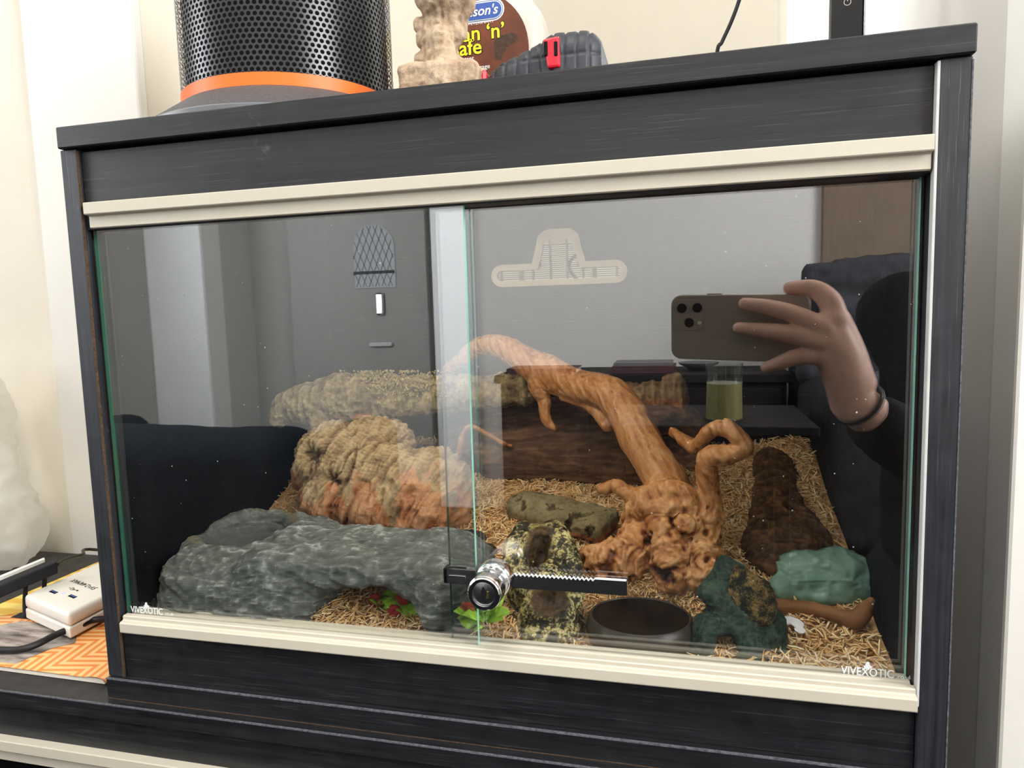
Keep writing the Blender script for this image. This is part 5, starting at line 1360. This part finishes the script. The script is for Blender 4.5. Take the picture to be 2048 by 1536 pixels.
slab('case', -0.0145, 0.1515, -0.0665, 0.0165, 0.0035, 0.0155, 0.013, M['phone_case'], T)
slab('screen', -0.0115, 0.1485, -0.0635, 0.0135, 0.0156, 0.0160, 0.010, M['black_gloss'], T, 0)
slab('side_button', 0.030, 0.048, 0.0166, 0.0178, 0.008, 0.012, 0.0005, M['phone_case'], T, 0)
CB = slab('camera_bump', -0.0110, 0.0270, -0.0285, 0.0110, 0.0022, 0.0034, 0.009, M['phone_case'], T, 0.0004)
for a, b, r in ((0.0, 0.0, 0.0062), (0.0195, 0.0005, 0.0062), (0.0095, -0.0185, 0.0062), (0.0225, -0.0185, 0.0024)):
    bm = bmesh.new(); c = ph(a, b, 0.0021)
    m1 = [bm.verts.new(c+(RT*math.cos(t)+UP*math.sin(t))*r) for t in [2*math.pi*k/28 for k in range(28)]]
    m2 = [bm.verts.new(c+FW*0.0014+(RT*math.cos(t)+UP*math.sin(t))*r*0.94) for t in [2*math.pi*k/28 for k in range(28)]]
    for k in range(28): bm.faces.new((m1[k], m1[(k+1) % 28], m2[(k+1) % 28], m2[k]))
    bm.faces.new(m2); bmesh.ops.recalc_face_normals(bm, faces=bm.faces)
    mesh_obj('camera_lens' if r > 0.004 else 'flash', bm, None, M['lens'] if r > 0.004 else M['white_plastic'], CB, False)

# ------------------------------------------------------------------ person kneeling beside the camera
T = thing('person', 'kneeling person in a black top holding up the phone, mirrored at right', 'person', (1.02, -0.95, 0))
def m3(u, v, y): return tuple(mir(u, v, y))
hand = []
hand += chain([m3(1655, 655, -0.386), m3(1592, 628, -0.393), m3(1540, 614, -0.402), m3(1492, 607, -0.411)], [0.0118, 0.0105, 0.0092, 0.0072])
hand += chain([m3(1650, 684, -0.386), m3(1578, 668, -0.393), m3(1528, 662, -0.402), m3(1480, 657, -0.411)], [0.0118, 0.0105, 0.0092, 0.0072])
hand += chain([m3(1655, 712, -0.392), m3(1600, 716, -0.396), m3(1566, 728, -0.402), m3(1536, 738, -0.413)], [0.0110, 0.0098, 0.0086, 0.0066])
hand += chain([m3(1680, 640, -0.394), m3(1665, 600, -0.398), m3(1632, 576, -0.404), m3(1585, 575, -0.413)], [0.0140, 0.0128, 0.0104, 0.0078])
hand += chain([m3(1705, 730, -0.410), m3(1660, 690, -0.425), m3(1622, 660, -0.4290), m3(1585, 645, -0.4330)], [0.0125, 0.0108, 0.0090, 0.0070])
for a, b in (((1668, 640, -0.392), (1716, 795, -0.411)), ((1660, 668, -0.389), (1712, 800, -0.411)), ((1655, 700, -0.393), (1705, 812, -0.412))):
    hand += chain([m3(*a), m3((a[0]+b[0])/2+6, (a[1]+b[1])/2, (a[2]+b[2])/2+0.002), m3(*b)], [0.0135, 0.0185, 0.0205])
hand += chain([m3(1690, 640, -0.400), m3(1712, 700, -0.406), m3(1728, 770, -0.412)], [0.011, 0.014, 0.018])
elbow, shl = (0.875, -0.66, 0.565), (0.845, -0.92, 0.83)
wr = m3(1726, 818, -0.413)
hand += chain([wr, (0.745, -0.50, 0.665)], [0.0250, 0.031])
hv, hf = nets(hand, 0.0021, 0.0042)
hc = (0.955, -0.865, 1.10)
skin = [('e', (hc[0], hc[1], hc[2]+0.02), (0.076, 0.095, 0.095)), ('e', (hc[0], hc[1]+0.030, hc[2]-0.045), (0.058, 0.062, 0.070)), ('c', (hc[0], hc[1]-0.02, hc[2]-0.06), (0.985, -0.925, 0.89), 0.052, 0.062),
        ('c', (hc[0], hc[1]+0.092, hc[2]+0.015), (hc[0], hc[1]+0.110, hc[2]-0.018), 0.010, 0.015), ('e', (hc[0]-0.078, hc[1]-0.005, hc[2]), (0.010, 0.020, 0.032)), ('e', (hc[0]+0.078, hc[1]-0.005, hc[2]), (0.010, 0.020, 0.032)), ('e', (hc[0], hc[1]+0.088, hc[2]-0.055), (0.024, 0.012, 0.007)), ('e', (hc[0], hc[1]+0.085, hc[2]-0.069), (0.020, 0.012, 0.007))]
bv, bf_ = nets(skin, 0.0055, 0.012, cuts=[('e', (hc[0]-0.032, hc[1]+0.095, hc[2]+0.018), (0.016, 0.010, 0.009)), ('e', (hc[0]+0.032, hc[1]+0.095, hc[2]+0.018), (0.016, 0.010, 0.009))])
h2 = chain([(1.215, -0.78, 0.34), (1.175, -0.70, 0.295)], [0.026, 0.022])
for k, (dx, l) in enumerate(((-0.028, 0.062), (-0.010, 0.074), (0.010, 0.070), (0.028, 0.054))):
    h2 += chain([(1.170, -0.705, 0.290), (1.165+dx, -0.645, 0.268), (1.160+dx*1.15, -0.645+l*0.6, 0.252), (1.158+dx*1.2, -0.645+l, 0.225)], [0.014, 0.0098, 0.0085, 0.0065])
h2 += chain([(1.185, -0.715, 0.290), (1.135, -0.680, 0.272), (1.118, -0.645, 0.256)], [0.014, 0.0105, 0.0075])
gv, gf = nets(h2, 0.003, 0.005)
mesh_obj('body', np.concatenate([hv, bv, gv]), np.concatenate([hf, bf_+len(hv), gf+len(hv)+len(bv)]), M['skin'], T)
blob('hair', [('e', (hc[0], hc[1]-0.015, hc[2]+0.045), (0.084, 0.098, 0.088)), ('e', (hc[0], hc[1]-0.055, hc[2]-0.02), (0.080, 0.058, 0.085)), ('e', (hc[0]-0.062, hc[1]-0.035, hc[2]-0.03), (0.028, 0.045, 0.07)), ('e', (hc[0]+0.062, hc[1]-0.035, hc[2]-0.03), (0.028, 0.045, 0.07))], 0.006, M['hair'], T, 0.01, disp=lambda P: (0.004*ridged(P*[1, 1, 0.2], 50, 3, 7), 0*P[:, 0]),
     cuts=[('e', (hc[0], hc[1]+0.115, hc[2]-0.01), (0.062, 0.05, 0.085))])
for s in (-1, 1):
    bm = bmesh.new(); bmesh.ops.create_uvsphere(bm, u_segments=16, v_segments=10, radius=0.0125, matrix=Matrix.Translation((hc[0]+s*0.032, hc[1]+0.078, hc[2]+0.018)))
    E_ = mesh_obj('eye', bm, None, M['eye'], T)
    bm = bmesh.new(); bmesh.ops.create_uvsphere(bm, u_segments=12, v_segments=8, radius=0.0060, matrix=Matrix.Translation((hc[0]+s*0.032, hc[1]+0.0862, hc[2]+0.018)))
    mesh_obj('iris', bm, None, M['lens'], E_)
slv = chain([m3(1772, 852, -0.437), (0.80, -0.575, 0.625), elbow, shl], [0.034, 0.046, 0.054, 0.066])
blob('sweatshirt', slv+chain([(1.245, -0.80, 0.375), (1.265, -0.90, 0.54), (1.165, -0.94, 0.83)], [0.042, 0.052, 0.066])
     + [('e', (1.005, -0.95, 0.72), (0.185, 0.115, 0.17)), ('b', (1.01, -0.985, 0.52), (0.165, 0.11, 0.23), None, 0.10), ('c', shl, (1.165, -0.94, 0.83), 0.07, 0.07)], 0.009, M['sleeve'], T, 0.03, disp=dsp(14, 0.008, 9, 'r'))
blob('trousers', [('b', (1.01, -1.02, 0.27), (0.175, 0.13, 0.11), None, 0.09)]+chain([(0.92, -1.0, 0.25), (0.88, -0.62, 0.13)], [0.092, 0.068])+chain([(1.10, -1.0, 0.25), (1.15, -0.62, 0.13)], [0.092, 0.068])+chain([(0.88, -0.62, 0.075), (0.92, -1.12, 0.062)], [0.062, 0.044])+chain([(1.15, -0.62, 0.075), (1.11, -1.12, 0.062)], [0.062, 0.044]), 0.010, M['denim'], T, 0.02, disp=dsp(16, 0.005, 10, 'r'), floor=0.004)
for x in (0.925, 1.105): blob('shoe', [('c', (x, -1.13, 0.05), (x, -1.30, 0.045), 0.042, 0.038), ('c', (x, -1.16, 0.085), (x, -1.13, 0.05), 0.04, 0.04)], 0.008, M['black_matte'], T, 0.01, floor=0.003)
wd_ = (Vector(m3(1790, 870, -0.45))-Vector(m3(1700, 775, -0.405))).normalized(); wc_ = Vector(m3(1726, 812, -0.413)); w1 = wd_.cross(Vector((0, 1, 0.2))).normalized(); w2 = wd_.cross(w1)
o = tube_obj('wristband', [tuple(wc_+w1*0.0278*math.cos(t)+w2*0.0278*math.sin(t)) for t in [2*math.pi*k/24 for k in range(25)]], 0.0032, M['black'], T, 8, 1); o['label'] = 'thin black wristband'
